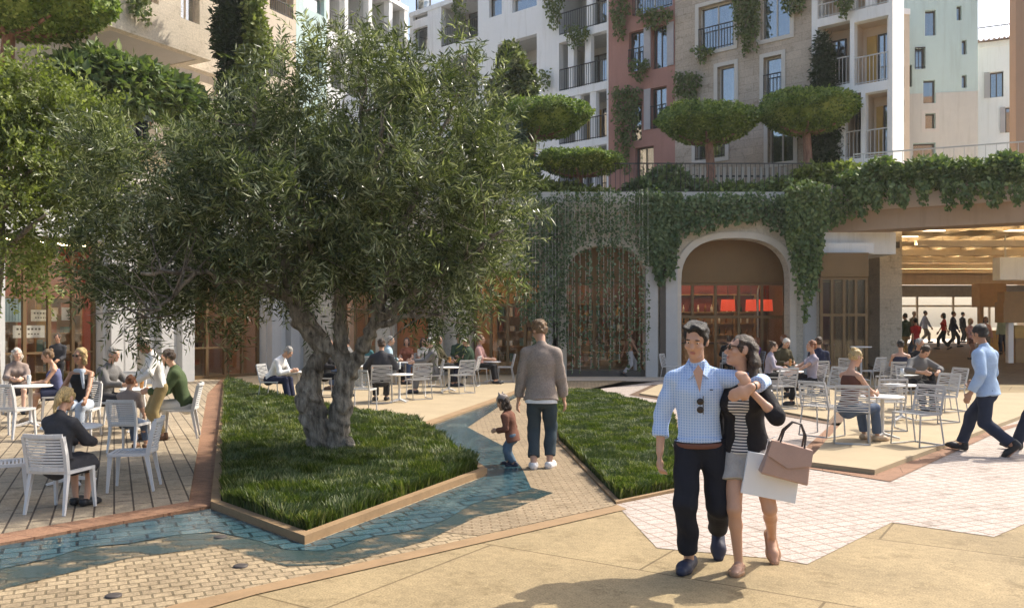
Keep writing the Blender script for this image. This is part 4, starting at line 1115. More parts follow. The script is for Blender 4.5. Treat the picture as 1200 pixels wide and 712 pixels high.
# ---- umbrella pines
def pine(label, px, Y, zbase, crown_px, trunk_r, group='umbrella pines on the planted terraces', nleaf=13000, seed=1, thick=1.0):
    x0, y0, x1, y1 = crown_px
    x = P(px, 0, Y)[0]
    r = thing('umbrella_pine', label, 'tree', (x, Y, zbase), 0, group)
    o = np.array([x, Y, zbase]); s_ = Y / F
    W_ = (x1 - x0) * s_ / 2; c = np.array(P((x0 + x1) / 2, (y0 + y1) / 2, Y)) - o; Hh = (y1 - y0) * s_ / 2 * thick
    rs = np.random.default_rng(seed)
    bl = [(c + [0, 0, -.05 * Hh], (W_ * .8, W_ * .66, Hh * .70))]
    for i in range(9):
        a = i / 9 * 6.283 + rs.random() * .5; q = .52 + .16 * rs.random()
        bl.append((c + [math.cos(a) * W_ * q, math.sin(a) * W_ * q * .85, (rs.random() - .40) * Hh * .30], (W_ * (.32 + .10 * rs.random()), W_ * .36, Hh * (.72 + .18 * rs.random()))))
    for i in range(4): bl.append((c + [(rs.random() - .5) * W_, (rs.random() - .5) * W_ * .8, Hh * .42], (W_ * .38, W_ * .36, Hh * .48)))
    tz, bz = c[2] + Hh * .66, c[2] - Hh * .60
    core = surface([ell(b_[0], np.array(b_[1]) * .88) for b_ in bl], max(.10, W_ / 22), k=.12, wob=.02, wf=6, planes=[((0, 0, tz - .08), (.06, 0, 1)), ((0, 0, bz + .08), (0, 0, -1))])
    P_, N_ = on_blobs(bl, nleaf)
    rr_ = (((P_[:, 0] - c[0]) / W_) ** 2 + ((P_[:, 1] - c[1]) / (W_ * .85)) ** 2); bzr = bz + .85 * Hh * np.clip(rr_, 0, 1.2) ** 1.3
    cr_ = (((core[0][:, 0] - c[0]) / W_) ** 2 + ((core[0][:, 1] - c[1]) / (W_ * .85)) ** 2); core[0][:, 2] = np.maximum(core[0][:, 2], bz + .08 + .80 * Hh * np.clip(cr_, 0, 1.2) ** 1.3)
    over = P_[:, 2] > tz - .06 * P_[:, 0]; P_[over, 2] = tz - .06 * P_[over, 0] - .08 * rng.random(over.sum()); N_[over] = [0, 0, 1]
    under = P_[:, 2] < bzr; P_[under, 2] = bzr[under] + .08 * rng.random(under.sum()); N_[under] = [0, 0, -1]
    n2 = unit(N_ + rng.normal(0, .55, P_.shape))
    d = unit(np.cross(n2, rng.normal(0, 1, P_.shape))) + N_ * .5
    q = (.6 + .7 * rng.random(len(P_))) * (W_ / 2.0) ** .5
    lf = leaf_quads(P_ + rng.normal(0, .03, P_.shape), d, n2, .125 * q, .075 * q)
    V, Q = join(core, lf)
    np_mesh('crown', V, Q, PLEAF, r)
    mb = MB(); top = c - [0, 0, Hh * .45]
    mb.tube([(0, 0, 0), (trunk_r * .4, 0, top[2] * .5), (top[0] * .3, 0, top[2])], [trunk_r * 1.15, trunk_r, trunk_r * .85], 10)
    for i in range(6):
        a = i / 6 * 6.283 + .3; e = c + [math.cos(a) * W_ * .62, math.sin(a) * W_ * .5, -Hh * .38]
        st = Vector((top[0] * .3, 0, top[2] - .1)); ev = Vector(e)
        mb.tube([st, st.lerp(ev, .5) + Vector((0, 0, -.05 * W_)), ev], [trunk_r * .55, trunk_r * .4, trunk_r * .2], 6)
    mb.build('trunk', PBARK, r)
    return r
pine('umbrella pine with a thick flat crown before the mauve block, left of the largest', 831, 32, 6.28, (770, 118, 888, 180), .17, seed=3)
pine('largest right hand umbrella pine with a wide squared crown beside the cypress', 945, 32, 6.28, (886, 103, 1004, 170), .17, seed=5)
pine('umbrella pine with a sloping crown in front of the white loggias', 620, 31, 6.28, (586, 110, 692, 174), .15, seed=8)
pine('lowest umbrella pine with a flat spreading crown at the terrace edge', 678, 30, 6.28, (626, 176, 735, 212), .12, seed=11)
pine('dark umbrella pine at the top left corner of the photo', 2, 24, 6.28, (-70, -40, 133, 62), .2, seed=14, nleaf=15000)

# ---- shrubs, cypresses and hedges on the terraces
def shrub(name, label, cat, blobs, base, n, L, W, m, core=.82, group=None, stem=True, h=.14):
    r = thing(name, label, cat, base, 0, group); o = np.array(base)
    bl = [(np.array(b_[0]) - o, b_[1]) for b_ in blobs]
    P_, N_ = on_blobs(bl, n)
    n2 = unit(N_ * .6 + rng.normal(0, .6, P_.shape)); d = unit(np.cross(n2, rng.normal(0, 1, P_.shape))) + N_ * .7 + [0, 0, -.25]
    q = .6 + .8 * rng.random(len(P_))
    parts_ = [leaf_quads(P_ + rng.normal(0, L * .35, P_.shape), d, n2, L * q, W * q)]
    if core: parts_.insert(0, surface([ell(b_[0], np.array(b_[1]) * core) for b_ in bl], h, k=.15, wob=.02, wf=5))
    V, Q = join(*parts_)
    np_mesh('crown', V, Q, m, r)
    if stem:
        c = bl[0][0]; mb = MB(); mb.tube([(0, 0, 0), (c[0] * .6, c[1] * .6, c[2] * .7)], [.06, .03], 6); mb.build('stem', OBARK, r)
    return r
def PB(px, py, rx, ry, Y, d): return (np.array(P(px, py, Y)), (rx * Y / F, d, ry * Y / F))
shrub('broad_shrub', 'broad dark green shrub with large leaves beneath the grey soffit', 'shrub', [PB(115, 86, 38, 21, 25.2, .9), PB(92, 95, 26, 20, 24.6, .8), PB(150, 100, 43, 22, 26, .9), PB(190, 112, 36, 19, 27, .9), PB(212, 124, 24, 16, 27.6, .7), PB(120, 112, 50, 22, 25.4, .8)], (P(140, 0, 25.8)[0], 25.8, 6.28), 9000, .30, .15, HLEAF)
shrub('dark_cypress', 'dark cypress with hanging foliage beside the jutting stone storey', 'tree', [PB(274, 10, 17, 60, 29.3, .5), PB(283, 45, 13, 40, 29.2, .4), PB(266, 40, 12, 30, 29.4, .4), PB(275, 110, 15, 60, 29.3, .5)], (P(275, 0, 29.3)[0], 29.3, 6.28), 9000, .22, .07, CLEAF)
shrub('trailing_plant', 'bright yellow green climbing plant hanging beside the dark cypress', 'plant', [PB(298, 12, 9, 32, 28.7, .3), PB(303, 50, 11, 30, 28.6, .3), PB(294, 80, 14, 26, 28.6, .35), PB(298, 150, 12, 60, 28.7, .35)], (P(298, 0, 28.7)[0], 28.7, 6.28), 4000, .18, .09, LLEAF, .7)
cy = P(967, 0, 32.6)
shrub('cypress', 'slim green cypress standing behind the right hand umbrella pine', 'tree', [PB(967, 175, 17, 40, 32.6, .5), PB(967, 130, 15, 45, 32.6, .45), PB(966, 95, 11, 40, 32.6, .35), PB(964, 66, 7, 25, 32.6, .2)], (cy[0], 32.6, 6.28), 8000, .20, .06, CLEAF)
for lab, bl, m, n_ in (
    ('blue green shrub with pale leaves behind the olive crown, left of the sloping pine', [PB(560, 150, 24, 22, 30.5, .7), PB(585, 165, 28, 24, 30.3, .7), PB(545, 185, 30, 30, 30.5, .7), PB(600, 200, 30, 26, 30, .7)], BLEAF, 6000),
    ('feathery upright shrub before the white block, above the sloping pine', [PB(598, 78, 14, 26, 31.6, .5), PB(612, 100, 16, 22, 31.5, .5), PB(592, 110, 18, 22, 31.6, .5), PB(602, 145, 18, 40, 31.6, .5)], OLEAF, 4500),
    ('green shrub under the lowest umbrella pine on the terrace edge', [PB(655, 229, 32, 11, 29.7, .5), PB(690, 234, 34, 10, 29.6, .5), PB(625, 228, 26, 14, 29.7, .5)], LLEAF, 6000),
    ('dark rounded shrub at the terrace corner above the ivy clad arch', [PB(782, 216, 24, 17, 30, .6), PB(760, 228, 28, 16, 29.8, .6), PB(805, 226, 24, 12, 30, .5)], ILEAF, 6000),
    ('mid green shrub along the terrace edge between the two largest pines', [PB(850, 229, 34, 10, 29.8, .5), PB(885, 229, 30, 10, 29.8, .5), PB(915, 226, 24, 13, 29.8, .5)], HLEAF, 6000),
    ('bright leafy shrub at the corner where arcade and hall meet', [PB(955, 214, 28, 17, 29.6, .6), PB(985, 212, 26, 18, 29.4, .6), PB(935, 226, 24, 13, 29.5, .6)], LLEAF, 6000)):
    c = bl[0][0]; shrub('terrace_shrub', lab, 'shrub', bl, (c[0], c[1], 6.28), n_, .19, .10, m)
hd = []
for i, px in enumerate(range(1000, 1235, 16)):
    f = (px - 962) / 278; Y = 28.6 - 3.4 * f
    hd.append(PB(px, 209 - 9 * f + 5 * math.sin(i * 2.1) + (8 if px < 1030 else 0), 17, 11 + 4 * math.sin(i * 1.3), Y + .35, .55))
shrub('parapet_hedge', 'long leafy hedge along the parapet over the market hall', 'hedge', hd, (hd[0][0][0], hd[0][0][1], 6.2), 15000, .17, .09, HLEAF, .8)

# ---- ivy: leaves strung on hanging strands
def strands(tops, lens, per_m, L, W, jit, drift=.04, face=(0, -1, 0)):
    P_ = []; 
    for (x, y, z), l in zip(tops, lens):
        n = max(2, int(l * per_m)); f = np.sort(rng.random(n)); ph = rng.random() * 6
        q = np.column_stack([x + np.sin(f * l * 2.2 + ph) * drift + rng.normal(0, jit, n) * (1.15 - .75 * f), y + rng.normal(0, jit * .8, n) - .02, z - f * l])
        P_.append(q)
    P_ = np.concatenate(P_); k = len(P_)
    d = np.column_stack([rng.normal(0, .6, k), rng.normal(-.25, .3, k), rng.normal(-.8, .4, k)])
    n = np.array(face)[None] + rng.normal(0, .55, (k, 3)); q = .6 + .8 * rng.random(k)
    return leaf_quads(P_, d, n, L * q, W * q)
def ivy(name, label, cat, tops, lens, per_m, L, W, jit, m, stem=.0, group=None, drift=.04, stm=None, face=(0, -1, 0)):
    r = thing(name, label, cat, tops[0], 0, group); o = np.array(tops[0])
    V, Q = strands(tops, lens, per_m, L, W, jit, drift, face); np_mesh('foliage', V - o, Q, m, r)
    if stem:
        mb = MB()
        for (x, y, z), l in zip(tops, lens):
            mb.tube([(x - o[0], y - o[1], z - o[2]), (x - o[0] + .01, y - o[1], z - o[2] - l)], stem, 4, caps=False)
        mb.build('stem', stm or OBARK, r)
    return r
yf = 28.78
def prof(pts, px):
    return float(np.interp(px, [p_[0] for p_ in pts], [p_[1] for p_ in pts]))
def band(x0, x1, step, top, botp, Y=yf, jit=.5):
    tops = []; lens = []
    for px in np.arange(x0, x1, step):
        p_ = P(px + rng.normal(0, step * .3), top + rng.normal(0, 3), Y - .12 * rng.random()); b_ = P(0, prof(botp, px), Y)[2]
        l = (p_[2] - b_) * (1 - jit * rng.random() ** 2)
        if l > .15: tops.append(p_); lens.append(l)
    return tops, lens
a, b_ = band(748, 800, 1.1, 226, [(748, 255), (758, 300), (772, 338), (788, 325), (800, 262)])
ivy('hanging_ivy', 'dense dark ivy mass hanging between the two arches', 'ivy', a, b_, 42, .13, .10, .07, ILEAF)
a, b_ = band(800, 928, 1.6, 228, [(800, 278), (835, 272), (860, 262), (895, 262), (928, 285)])
ivy('hanging_ivy', 'fringe of ivy draping over the crown of the right arch', 'ivy', a, b_, 36, .13, .10, .08, ILEAF)
a, b_ = band(924, 966, 1.1, 215, [(924, 300), (934, 340), (944, 382), (954, 345), (966, 290)], Y=28.1)
ivy('hanging_ivy', 'longest ivy fall hanging on the arcade corner, right of the right arch', 'ivy', a, b_, 40, .13, .10, .07, HLEAF)
a, b_ = band(966, 1004, 1.6, 222, [(966, 270), (985, 262), (1004, 250)], Y=28.3)
ivy('hanging_ivy', 'short ivy curtain over the left end of the hall beam', 'ivy', a, b_, 34, .13, .10, .08, HLEAF)
SLEAF = leafmat('pale_ivy_leaves', (.05, .085, .035), (.12, .17, .08), .5, .3, (.30, .36, .24))
a, b_ = band(606, 762, 4.6, 224, [(606, 380), (640, 438), (660, 440), (700, 432), (757, 436)], Y=28.55, jit=.25)
ivy('ivy_curtain', 'sheer curtain of thin ivy strands hanging in front of the left arch', 'ivy', a, b_, 25, .09, .065, .032, SLEAF, stem=.006, drift=.02, stm=PFRAME)
a, b_ = band(604, 664, 2.2, 228, [(604, 345), (620, 400), (645, 442), (664, 400)], Y=28.72, jit=.55)
ivy('climbing_ivy', 'ivy covering the pilaster left of the screened arch', 'ivy', a, b_, 26, .10, .075, .06, SLEAF)
a, b_ = band(662, 758, 2.8, 226, [(662, 320), (680, 300), (710, 292), (745, 300), (758, 320)], Y=28.75, jit=.5)
ivy('climbing_ivy', 'ivy over the stone above the screened left arch', 'ivy', a, b_, 20, .10, .075, .06, ILEAF)
# lobes over the parapet of the hall
for i, (x0, x1, bot) in enumerate(((1002, 1016, 263), (1020, 1034, 254), (1040, 1050, 246), (1051, 1064, 251), (1074, 1088, 245), (1104, 1120, 250), (1124, 1142, 247), (1150, 1176, 247), (1182, 1200, 245))):
    m_ = (x0 + x1) / 2; Y = 28.45 - 3.4 * (m_ - 962) / 278 - .05
    a, b_ = band(x0, x1, 1.3, 214, [(x0, bot - 16), (m_, bot), (x1, bot - 14)], Y=Y, jit=.5)
    ivy('hanging_ivy', ['long', 'curled', 'thin', 'pointed', 'short', 'broad', 'blunt', 'wide', 'outermost'][i] + ' ivy lobe hanging over the parapet, ' + ['first', 'second', 'third', 'fourth', 'fifth', 'sixth', 'seventh', 'eighth', 'ninth'][i] + ' from the arcade corner', 'ivy', a, b_, 30, .13, .09, .06, HLEAF, group='ivy lobes over the hall parapet')
# vines on the upper facades
def fvine(label, fac, x0, y0, x1, y1, per=26, m=VLEAF, taper=.7):
    tops = []; lens = []; n = max(5, int((x1 - x0) / 1.3)); w_ = Vector((-fac.d.y, fac.d.x))
    for i in range(n):
        px = x0 + (x1 - x0) * (i + .5) / n; s_, Y = fac.su(px); p = fac.p0 + fac.d * s_ - w_ * (.14 + .12 * rng.random())
        z0 = fac.z(px, y0 + rng.normal(0, 2)); z1 = fac.z(px, y1); k = 1 - taper * abs(2 * (i + .5) / n - 1 + rng.normal(0, .35))
        tops.append((p.x, p.y, z0)); lens.append(max(.25, (z0 - z1) * min(1, max(.2, k))))
    ivy('trailing_vine', label, 'vine', tops, lens, per, .14, .09, .08, m, group='vines trailing on the upper facades', face=(-w_.x, -w_.y, 0))
for lab, q in (('vine falling down the left edge of the white loggias, near the top', (640, -8, 664, 36)), ('vine trailing in the gap by the second white loggia balcony', (668, 32, 692, 58)), ('long vine on the left edge of the mauve block, near the top', (720, -8, 739, 52)), ('tall vine climbing the lower left of the mauve block', (721, 103, 752, 205)),
               ('vine under the top window of the mauve block', (748, 12, 790, 36)), ('small vine below the middle window of the mauve block', (741, 72, 762, 98)), ('large vine between the two upper windows of the stone block', (862, -6, 892, 68)), ('sparse vine on the left edge of the stone block', (793, 86, 822, 128)),
               ('vine over the top right of the stone block', (918, -8, 946, 20)), ('thin vine on the first column of the right white block', (982, -6, 1001, 24)), ('dark vine inside the far loggia of the white block', (533, -8, 546, 46)), ('small vine beside the lower white loggia', (636, 85, 648, 108)), ('small vine under the railed stone window', (816, 56, 836, 76))):
    fvine(lab, D, *q)
fvine('vine trailing from the jutting cream storey', LB, 148, -10, 172, 34)
# ---- terrace rails and fences
tr = thing('terrace_railing', 'thin dark railing along the planted terrace edge above the arches', 'railing', (1.3, 29.35, 6.28)); railing(tr, 0, 9.0, 0, 0, 1.05, RAILM, .16, 'bars')
tr = thing('terrace_railing', 'slim pale railing behind the hedge over the market hall', 'railing', (P(1000, 0, 29.4)[0], 29.4, 6.5), math.atan2(-3.2, 7.2)); railing(tr, 0, 8, 0, 0, 1.15, WRAIL, .3, 'bars')
tr = thing('slatted_fence', 'pale vertical slat fence between the two right umbrella pines', 'fence', (P(783, 0, 33.6)[0], 33.6, 6.28))
q = MB()
for i in range(22): q.box(i * .24, 0, 0, i * .24 + .11, .03, 1.7)
q.build('slats', PFRAME, tr); q = MB(); q.box(-.05, .032, .3, 5.3, .06, .38); q.box(-.05, .032, 1.3, 5.3, .06, 1.38); q.build('rail', RAILM, tr)
tr = thing('terrace_railing', 'dark railing on the left terrace below the umbrella pine', 'railing', (LP.p0.x - .5, LP.p0.y + .9, 6.28), LP.rz); railing(tr, 0, 11, 0, 0, 1.05, RAILM, .14, 'bars')

# ---- the sunlit air of the court
HZ = 0.0004
mh, t, b = newmat('haze_air'); t.nodes.remove(b)
pv = nd(t, 'ShaderNodeVolumePrincipled', i_Density=HZ, i_Anisotropy=.3); pv.inputs['Color'].default_value = (.97, .96, .93, 1)
t.links.new(pv.outputs[0], t.nodes['Material Output'].inputs['Volume'])
mb = MB(); mb.box(-305, -45, -1.0, 305, 605, 24)
hz = mb.build('haze', mh); tag(hz, 'faint sunlit haze filling the court', 'haze', kind='stuff')
# ================================================================== CAFE FURNITURE
CHW = mat('white_chair_plastic', (.62, .61, .60), .45, .04, 3)
CHG = mat('pale_grey_chair_metal', (.50, .495, .485), .45, .05, 3)
TBW = mat('white_table_top', (.78, .77, .75), .4, .03, 3)
def slat_chair():
    """four legged chair, faces -Y"""
    r = thing('slatted_chair', 'white slatted chair', 'chair')
    q = MB(); zt = .455
    q.bar((-.24, -.23, zt), (.24, -.23, zt), .045, .03); q.bar((-.225, .21, zt), (.225, .21, zt), .045, .03)
    q.bar((-.235, -.23, zt), (-.22, .21, zt), .045, .034); q.bar((.235, -.23, zt), (.22, .21, zt), .045, .034)
    for i in range(10): y = -.185 + i * .04; q.bar((-.215, y, zt + .002 - .01 * math.sin(i / 9 * 3.14)), (.215, y, zt + .002 - .01 * math.sin(i / 9 * 3.14)), .024, .012)
    q.build('seat', CHW, r)
    q = MB(); B = lambda x, z: (x, .215 + (z - .45) * .22 + .05 * (x / .22) ** 2 * -1 + .05, z)
    for s in (-1, 1):
        q.bar(B(s * .225, .45), B(s * .235, .66), .038, .05, (0, 1, 0)); q.bar(B(s * .235, .66), B(s * .23, .86), .038, .05, (0, 1, 0))
    xs = np.linspace(-.23, .23, 7)
    for i in range(10):
        z = .545 + i * .033
        for a, b_ in zip(xs[:-1], xs[1:]): q.bar(B(a, z), B(b_, z), .014, .021)
    for a, b_ in zip(xs[:-1], xs[1:]): q.bar(B(a, .87), B(b_, .87), .034, .04); q.bar(B(a, .50), B(b_, .50), .03, .05)
    q.build('backrest', CHW, r)
    for sx in (-1, 1):
        q = MB(); q.bar((sx * .225, -.215, .46), (sx * .245, -.245, 0), .045, .05, (0, 1, 0), .026, .028); q.build('leg', CHW, r)
        q = MB(); q.bar((sx * .215, .20, .46), (sx * .235, .285, 0), .045, .05, (0, 1, 0), .026, .028); q.build('leg', CHW, r)
    return r
def sled_chair():
    r = thing('sled_chair', 'pale metal sled chair', 'chair')
    q = MB(); zt = .45
    for i in range(13): y = -.21 + i * .034; q.bar((-.225, y, zt + .012 * math.cos(i / 12 * 6.28)), (.225, y, zt + .012 * math.cos(i / 12 * 6.28)), .019, .01)
    q.bar((-.23, -.22, zt), (-.23, .21, zt), .02, .03); q.bar((.23, -.22, zt), (.23, .21, zt), .02, .03)
    q.build('seat', CHG, r)
    q = MB(); B = lambda x, z: (x, .205 + (z - .45) * .25, z)
    for s in (-1, 1): q.bar(B(s * .23, .44), B(s * .22, .83), .022, .028, (0, 1, 0))
    for i in range(11):
        z = .50 + i * .031; w_ = .012 * math.sin(i * 1.9)
        q.bar(B(-.22, z + w_), B(0, z - w_ * .6), .009, .017); q.bar(B(0, z - w_ * .6), B(.22, z + w_), .009, .017)
    q.bar(B(-.225, .835), B(.225, .835), .024, .028)
    q.build('backrest', CHG, r)
    for s in (-1, 1):
        q = MB(); q.tube([(s * .225, -.20, .45), (s * .235, -.235, .012), (s * .235, .27, .012), (s * .225, .19, .45)], .0125, 6); q.build('leg', CHG, r)
    q = MB(); q.bar((-.235, .26, .012), (.235, .26, .012), .02); q.build('stretcher', CHG, r)
    return r
def cafe_table(R_=.36, hgt=.74):
    r = thing('cafe_table', 'round white cafe table', 'table')
    q = MB(); q.lathe([(0, hgt), (R_ - .012, hgt), (R_, hgt - .008), (R_, hgt - .022), (R_ - .02, hgt - .03), (0, hgt - .03)], 32); q.build('tabletop', TBW, r)
    q = MB(); q.lathe([(.16, hgt - .031), (.16, hgt - .045), (.032, hgt - .06), (.03, .10), (.05, .06)], 14); q.build('pedestal', CHW, r)
    for k in range(4):
        a = R(45 + 90 * k); q = MB(); q.bar((.03 * math.cos(a), .03 * math.sin(a), .075), (.30 * math.cos(a), .30 * math.sin(a), .02), .055, .05, (0, 0, 1), .03, .022); q.build('foot', CHW, r)
    return r
PROTO = {'A': slat_chair(), 'B': sled_chair(), 'T': cafe_table(), 'H': cafe_table(.32, 1.08)}
USED = set(); SEATS = {}
def put(kind, px, py, rz, label, group, z=0.0, scale=None, key=None):
    x, y = G(px, py, z); pr_ = PROTO[kind]
    if kind not in USED:
        USED.add(kind); o = pr_; o.location = (x, y, z); o.rotation_euler = (0, 0, R(rz)); o['label'] = label; o['group'] = group
        if scale: o.scale = (scale,) * 3
    else: o = dup(pr_, (x, y, z), R(rz), label, group, scale)
    if key: SEATS[key] = (x, y, z, R(rz), scale or 1.0)
    return o
GL, GM, GR = 'white slatted chairs on the left plank terrace', 'pale chairs on the terrace behind the olive tree', 'pale chairs on the right cafe platforms'
TL, TM, TR = 'white cafe tables on the left plank terrace', 'white cafe tables behind the olive tree', 'white cafe tables on the right cafe platforms'
Z1 = .031; Z2 = .071; Z3 = .051
# left terrace (photo pixel of the chair's centre on the ground, facing)
put('A', 72, 597, 172, 'white slatted chair of the blonde woman in the charcoal jacket, back to us', GL, Z1, .84, 'suitwoman')
put('A', 156, 572, -78, 'empty white slatted chair turned sideways beside the boy, nearest the terracotta kerb', GL, Z1, .85)
put('A', 3, 588, 120, 'white slatted chair half cut off by the left edge of the photo', GL, Z1, .84)
put('A', 152, 528, 176, 'white slatted chair of the red haired boy seen from behind', GL, Z1, .82, 'boy')
put('A', 211, 512, -75, 'white slatted chair under the man in the green sweater', GL, Z1, .95, 'green')
put('A', 14, 512, 172, 'empty white slatted chair with its back to us at the far left table', GL, Z1, .95)
put('A', 94, 512, 8, 'white slatted chair of the woman in sunglasses and black top', GL, Z1, .95, 'sunglass')
put('A', 66, 492, -60, 'white slatted chair of the woman in the blue sleeveless top', GL, Z1, .95, 'blue')
put('A', 20, 483, 30, 'white slatted chair of the white haired woman by the shop window', GL, Z1, .95, 'whitehair')
put('A', 126, 500, 75, 'white slatted chair of the man in the grey waistcoat', GL, Z1, .95, 'waist')
put('A', 150, 488, 0, 'white slatted chair on the far side of the boy\'s table, facing us', GL, Z1, .95)
put('T', 84, 566, 0, 'white cafe table in front of the woman in the charcoal jacket', TL, Z1, .86)
put('T', 36, 499, 10, 'white cafe table between the white haired woman and the woman in blue', TL, Z1, .95)
put('T', 166, 505, 20, 'white cafe table between the red haired boy and the standing man in khaki', TL, Z1, .95)
# terrace behind the olive tree
put('B', 424, 482, 170, 'pale chair with its back to us, immediately right of the olive trunk', GM, Z1)
put('B', 447, 471, 190, 'pale chair under the man in the dark suit seen from behind', GM, Z1, None, 'darksuit')
put('B', 491, 467, 205, 'empty pale chair with its back to us at the white haired man\'s table', GM, Z1)
put('B', 506, 460, -80, 'pale chair under the white haired man in the grey coat', GM, Z1, None, 'whiteman')
put('B', 516, 452, 70, 'pale chair under the dark haired man in the olive jacket', GM, Z1, None, 'oliveman')
put('B', 541, 460, 215, 'empty pale chair with its back to us beside the man in dark green', GM, Z1)
put('B', 550, 452, -100, 'pale chair under the man in the dark green jacket', GM, Z1, None, 'greenman')
put('B', 564, 449, 80, 'pale chair under the man in the pink shirt', GM, Z1, None, 'pinkman')
put('B', 592, 447, -85, 'empty pale chair at the right end of the terrace row', GM, Z1)
put('B', 538, 442, 10, 'pale chair under the small figure at the back, before the stone pilaster', GM, Z1, None, 'backman')
put('B', 476, 446, 0, 'pale chair at the back table in front of the orange door', GM, Z1, None, 'door1')
put('B', 455, 450, 100, 'pale chair at the left side of the table before the orange door', GM, Z1, None, 'door2')
put('B', 497, 445, 20, 'pale chair between the orange door and the stone pilaster', GM, Z1, None, 'door3')
put('B', 320, 470, 80, 'pale chair left of the olive trunk under the man in white', GM, Z1, None, 'whiteshirt')
put('B', 384, 464, 75, 'pale chair glimpsed between the twin trunks of the olive', GM, Z1, None, 'trunkman')
put('B', 408, 456, -90, 'pale chair just behind the right trunk of the olive', GM, Z1, None, 'behind1')
put('B', 432, 451, 160, 'pale chair before the shopfront right of the olive trunk', GM, Z1, None, 'behind2')
put('T', 468, 471, 0, 'white cafe table between the dark suited man and the white haired man', TM, Z1)
put('T', 526, 458, 0, 'white cafe table between the man in olive and the man in dark green', TM, Z1)
put('T', 575, 448, 0, 'white cafe table in front of the man in the pink shirt', TM, Z1)
put('T', 475, 449, 0, 'white cafe table in front of the orange door', TM, Z1)
put('T', 424, 456, 0, 'white cafe table behind the chairs right of the olive trunk', TM, Z1)
put('T', 350, 466, 0, 'white cafe table left of the olive trunk', TM, Z1)
# right platforms
put('B', 998, 518, 160, 'pale chair under the woman in the brown dress, nearest the platform corner', GR, Z2, None, 'brownwoman')
put('B', 964, 510, 128, 'empty pale chair tilted at the left tip of the front platform', GR, Z2)
put('B', 1074, 521, -64, 'empty pale chair on the front platform, right of the woman in the brown dress', GR, Z2)
put('B', 1038, 503, 178, 'pale chair with its back to us between the two tables of the front platform', GR, Z2)
put('B', 1072, 478, 10, 'pale chair under the bowed man in grey', GR, Z2, None, 'bowed')
put('B', 1098, 494, -70, 'pale chair at the bowed man\'s table, its right side', GR, Z2)
put('B', 1110, 481, -80, 'pale chair furthest right on the front platform', GR, Z2)
put('B', 1055, 463, 160, 'pale chair under the dark haired person in the navy vest', GR, .02, None, 'navyvest')
put('B', 1076, 462, 10, 'pale chair under the man in the black tee', GR, .02, None, 'blacktee')
put('T', 1034, 513, 0, 'white cafe table in front of the woman in the brown dress', TR, Z2)
put('T', 1056, 492, 0, 'white cafe table where the bowed man in grey sits', TR, Z2)
put('B', 914, 478, 200, 'empty pale chair with its back to us near the couple\'s leather bag', GR, Z3)
put('B', 948, 474, -85, 'pale chair under the woman in the lilac top', GR, Z3, None, 'lilac')
put('B', 959, 462, 165, 'pale chair under the man in the navy shirt', GR, Z3, None, 'navyshirt')
put('B', 917, 456, 20, 'pale chair under the man in the brown jacket', GR, Z3, None, 'brownjacket')
put('B', 903, 463, 80, 'pale chair under the dark haired woman in grey behind the couple', GR, Z3, None, 'greywoman')
put('B', 970, 478, -70, 'empty pale chair behind the lilac topped woman', GR, Z3)
put('B', 995, 455, 150, 'pale chair beside the tall bar table', GR, .01)
put('B', 1022, 453, -150, 'pale chair right of the tall bar table', GR, .01)
put('B', 1040, 462, 170, 'pale chair left of the person in the navy vest', GR, .01)
put('T', 926, 466, 0, 'white cafe table between the lilac topped woman and the grey woman', TR, Z3)
put('T', 938, 455, 0, 'white cafe table in front of the man in the navy shirt', TR, Z3)
put('T', 1066, 459, 0, 'white cafe table shared by the navy vest and the black tee', TR, .01)
put('H', 1009, 446, 0, 'tall white bar table standing in front of the bronze kiosk', TR, .01)
put('B', 786, 446, 60, 'single pale chair at the pier between the two arches', GR, .01)
put('B', 853, 441, 175, 'pale chair with its back to us inside the right arch', GR, .01, None, 'archdark')
put('B', 884, 440, -70, 'pale chair under the person in purple inside the right arch', GR, .01, None, 'purple')
put('B', 914, 441, -90, 'pale chair at the right jamb of the right arch', GR, .01, None, 'redface')
put('T', 869, 441, 0, 'small white cafe table in the mouth of the right arch', TR, .01)
# things on the tables
def glass_on(px, py, z, lab, m, hgt=.16, r_=.035):
    x, y = G(px, py, 0); q = MB(); q.lathe([(0, 0), (r_ * .8, 0), (r_, hgt * .6), (r_ * .9, hgt), (r_ * .82, hgt), (r_ * .85, hgt * .4), (0, hgt * .35)], 12)
    o = q.build('drinking_glass', m); o.location = (x, y, z); tag(o, lab, 'glass', 'drinking glasses on the cafe tables')
CLR = mat('clear_drink_glass', (.55, .58, .58), .1, .05, 3)
AMB = mat('amber_drink', (.35, .16, .04), .15, .05, 3)
for px, py, z, lab, m in ((34, 499, .735, 'drinking glass on the white haired woman\'s table', CLR), (166, 507, .735, 'drinking glass on the table of the red haired boy', AMB), (468, 472, .772, 'drinking glass on the table of the white haired man', CLR), (926, 467, .792, 'amber drink on the table of the lilac topped woman', AMB), (1057, 493, .812, 'drinking glass on the bowed man\'s table', CLR), (527, 459, .772, 'drinking glass on the table of the man in olive', AMB)):
    glass_on(px, py, z, lab, m)
bt = thing('wine_bottle', 'dark bottle standing on the white haired man\'s table', 'bottle', (*G(464, 470), .771))
q = MB(); q.lathe([(0, 0), (.04, 0), (.04, .18), (.014, .24), (.014, .31), (0, .31)], 12); q.build('glass_body', BOT[0], bt)
q = MB(); q.lathe([(.0405, .06), (.041, .07), (.041, .14), (.0405, .15)], 12); q.build('bottle_label', mat('white_jar', (.75, .7, .62)), bt)
nb = thing('newspaper', 'open newspaper lying on the bowed man\'s table', 'newspaper', (*G(1062, 490), .812), R(20))
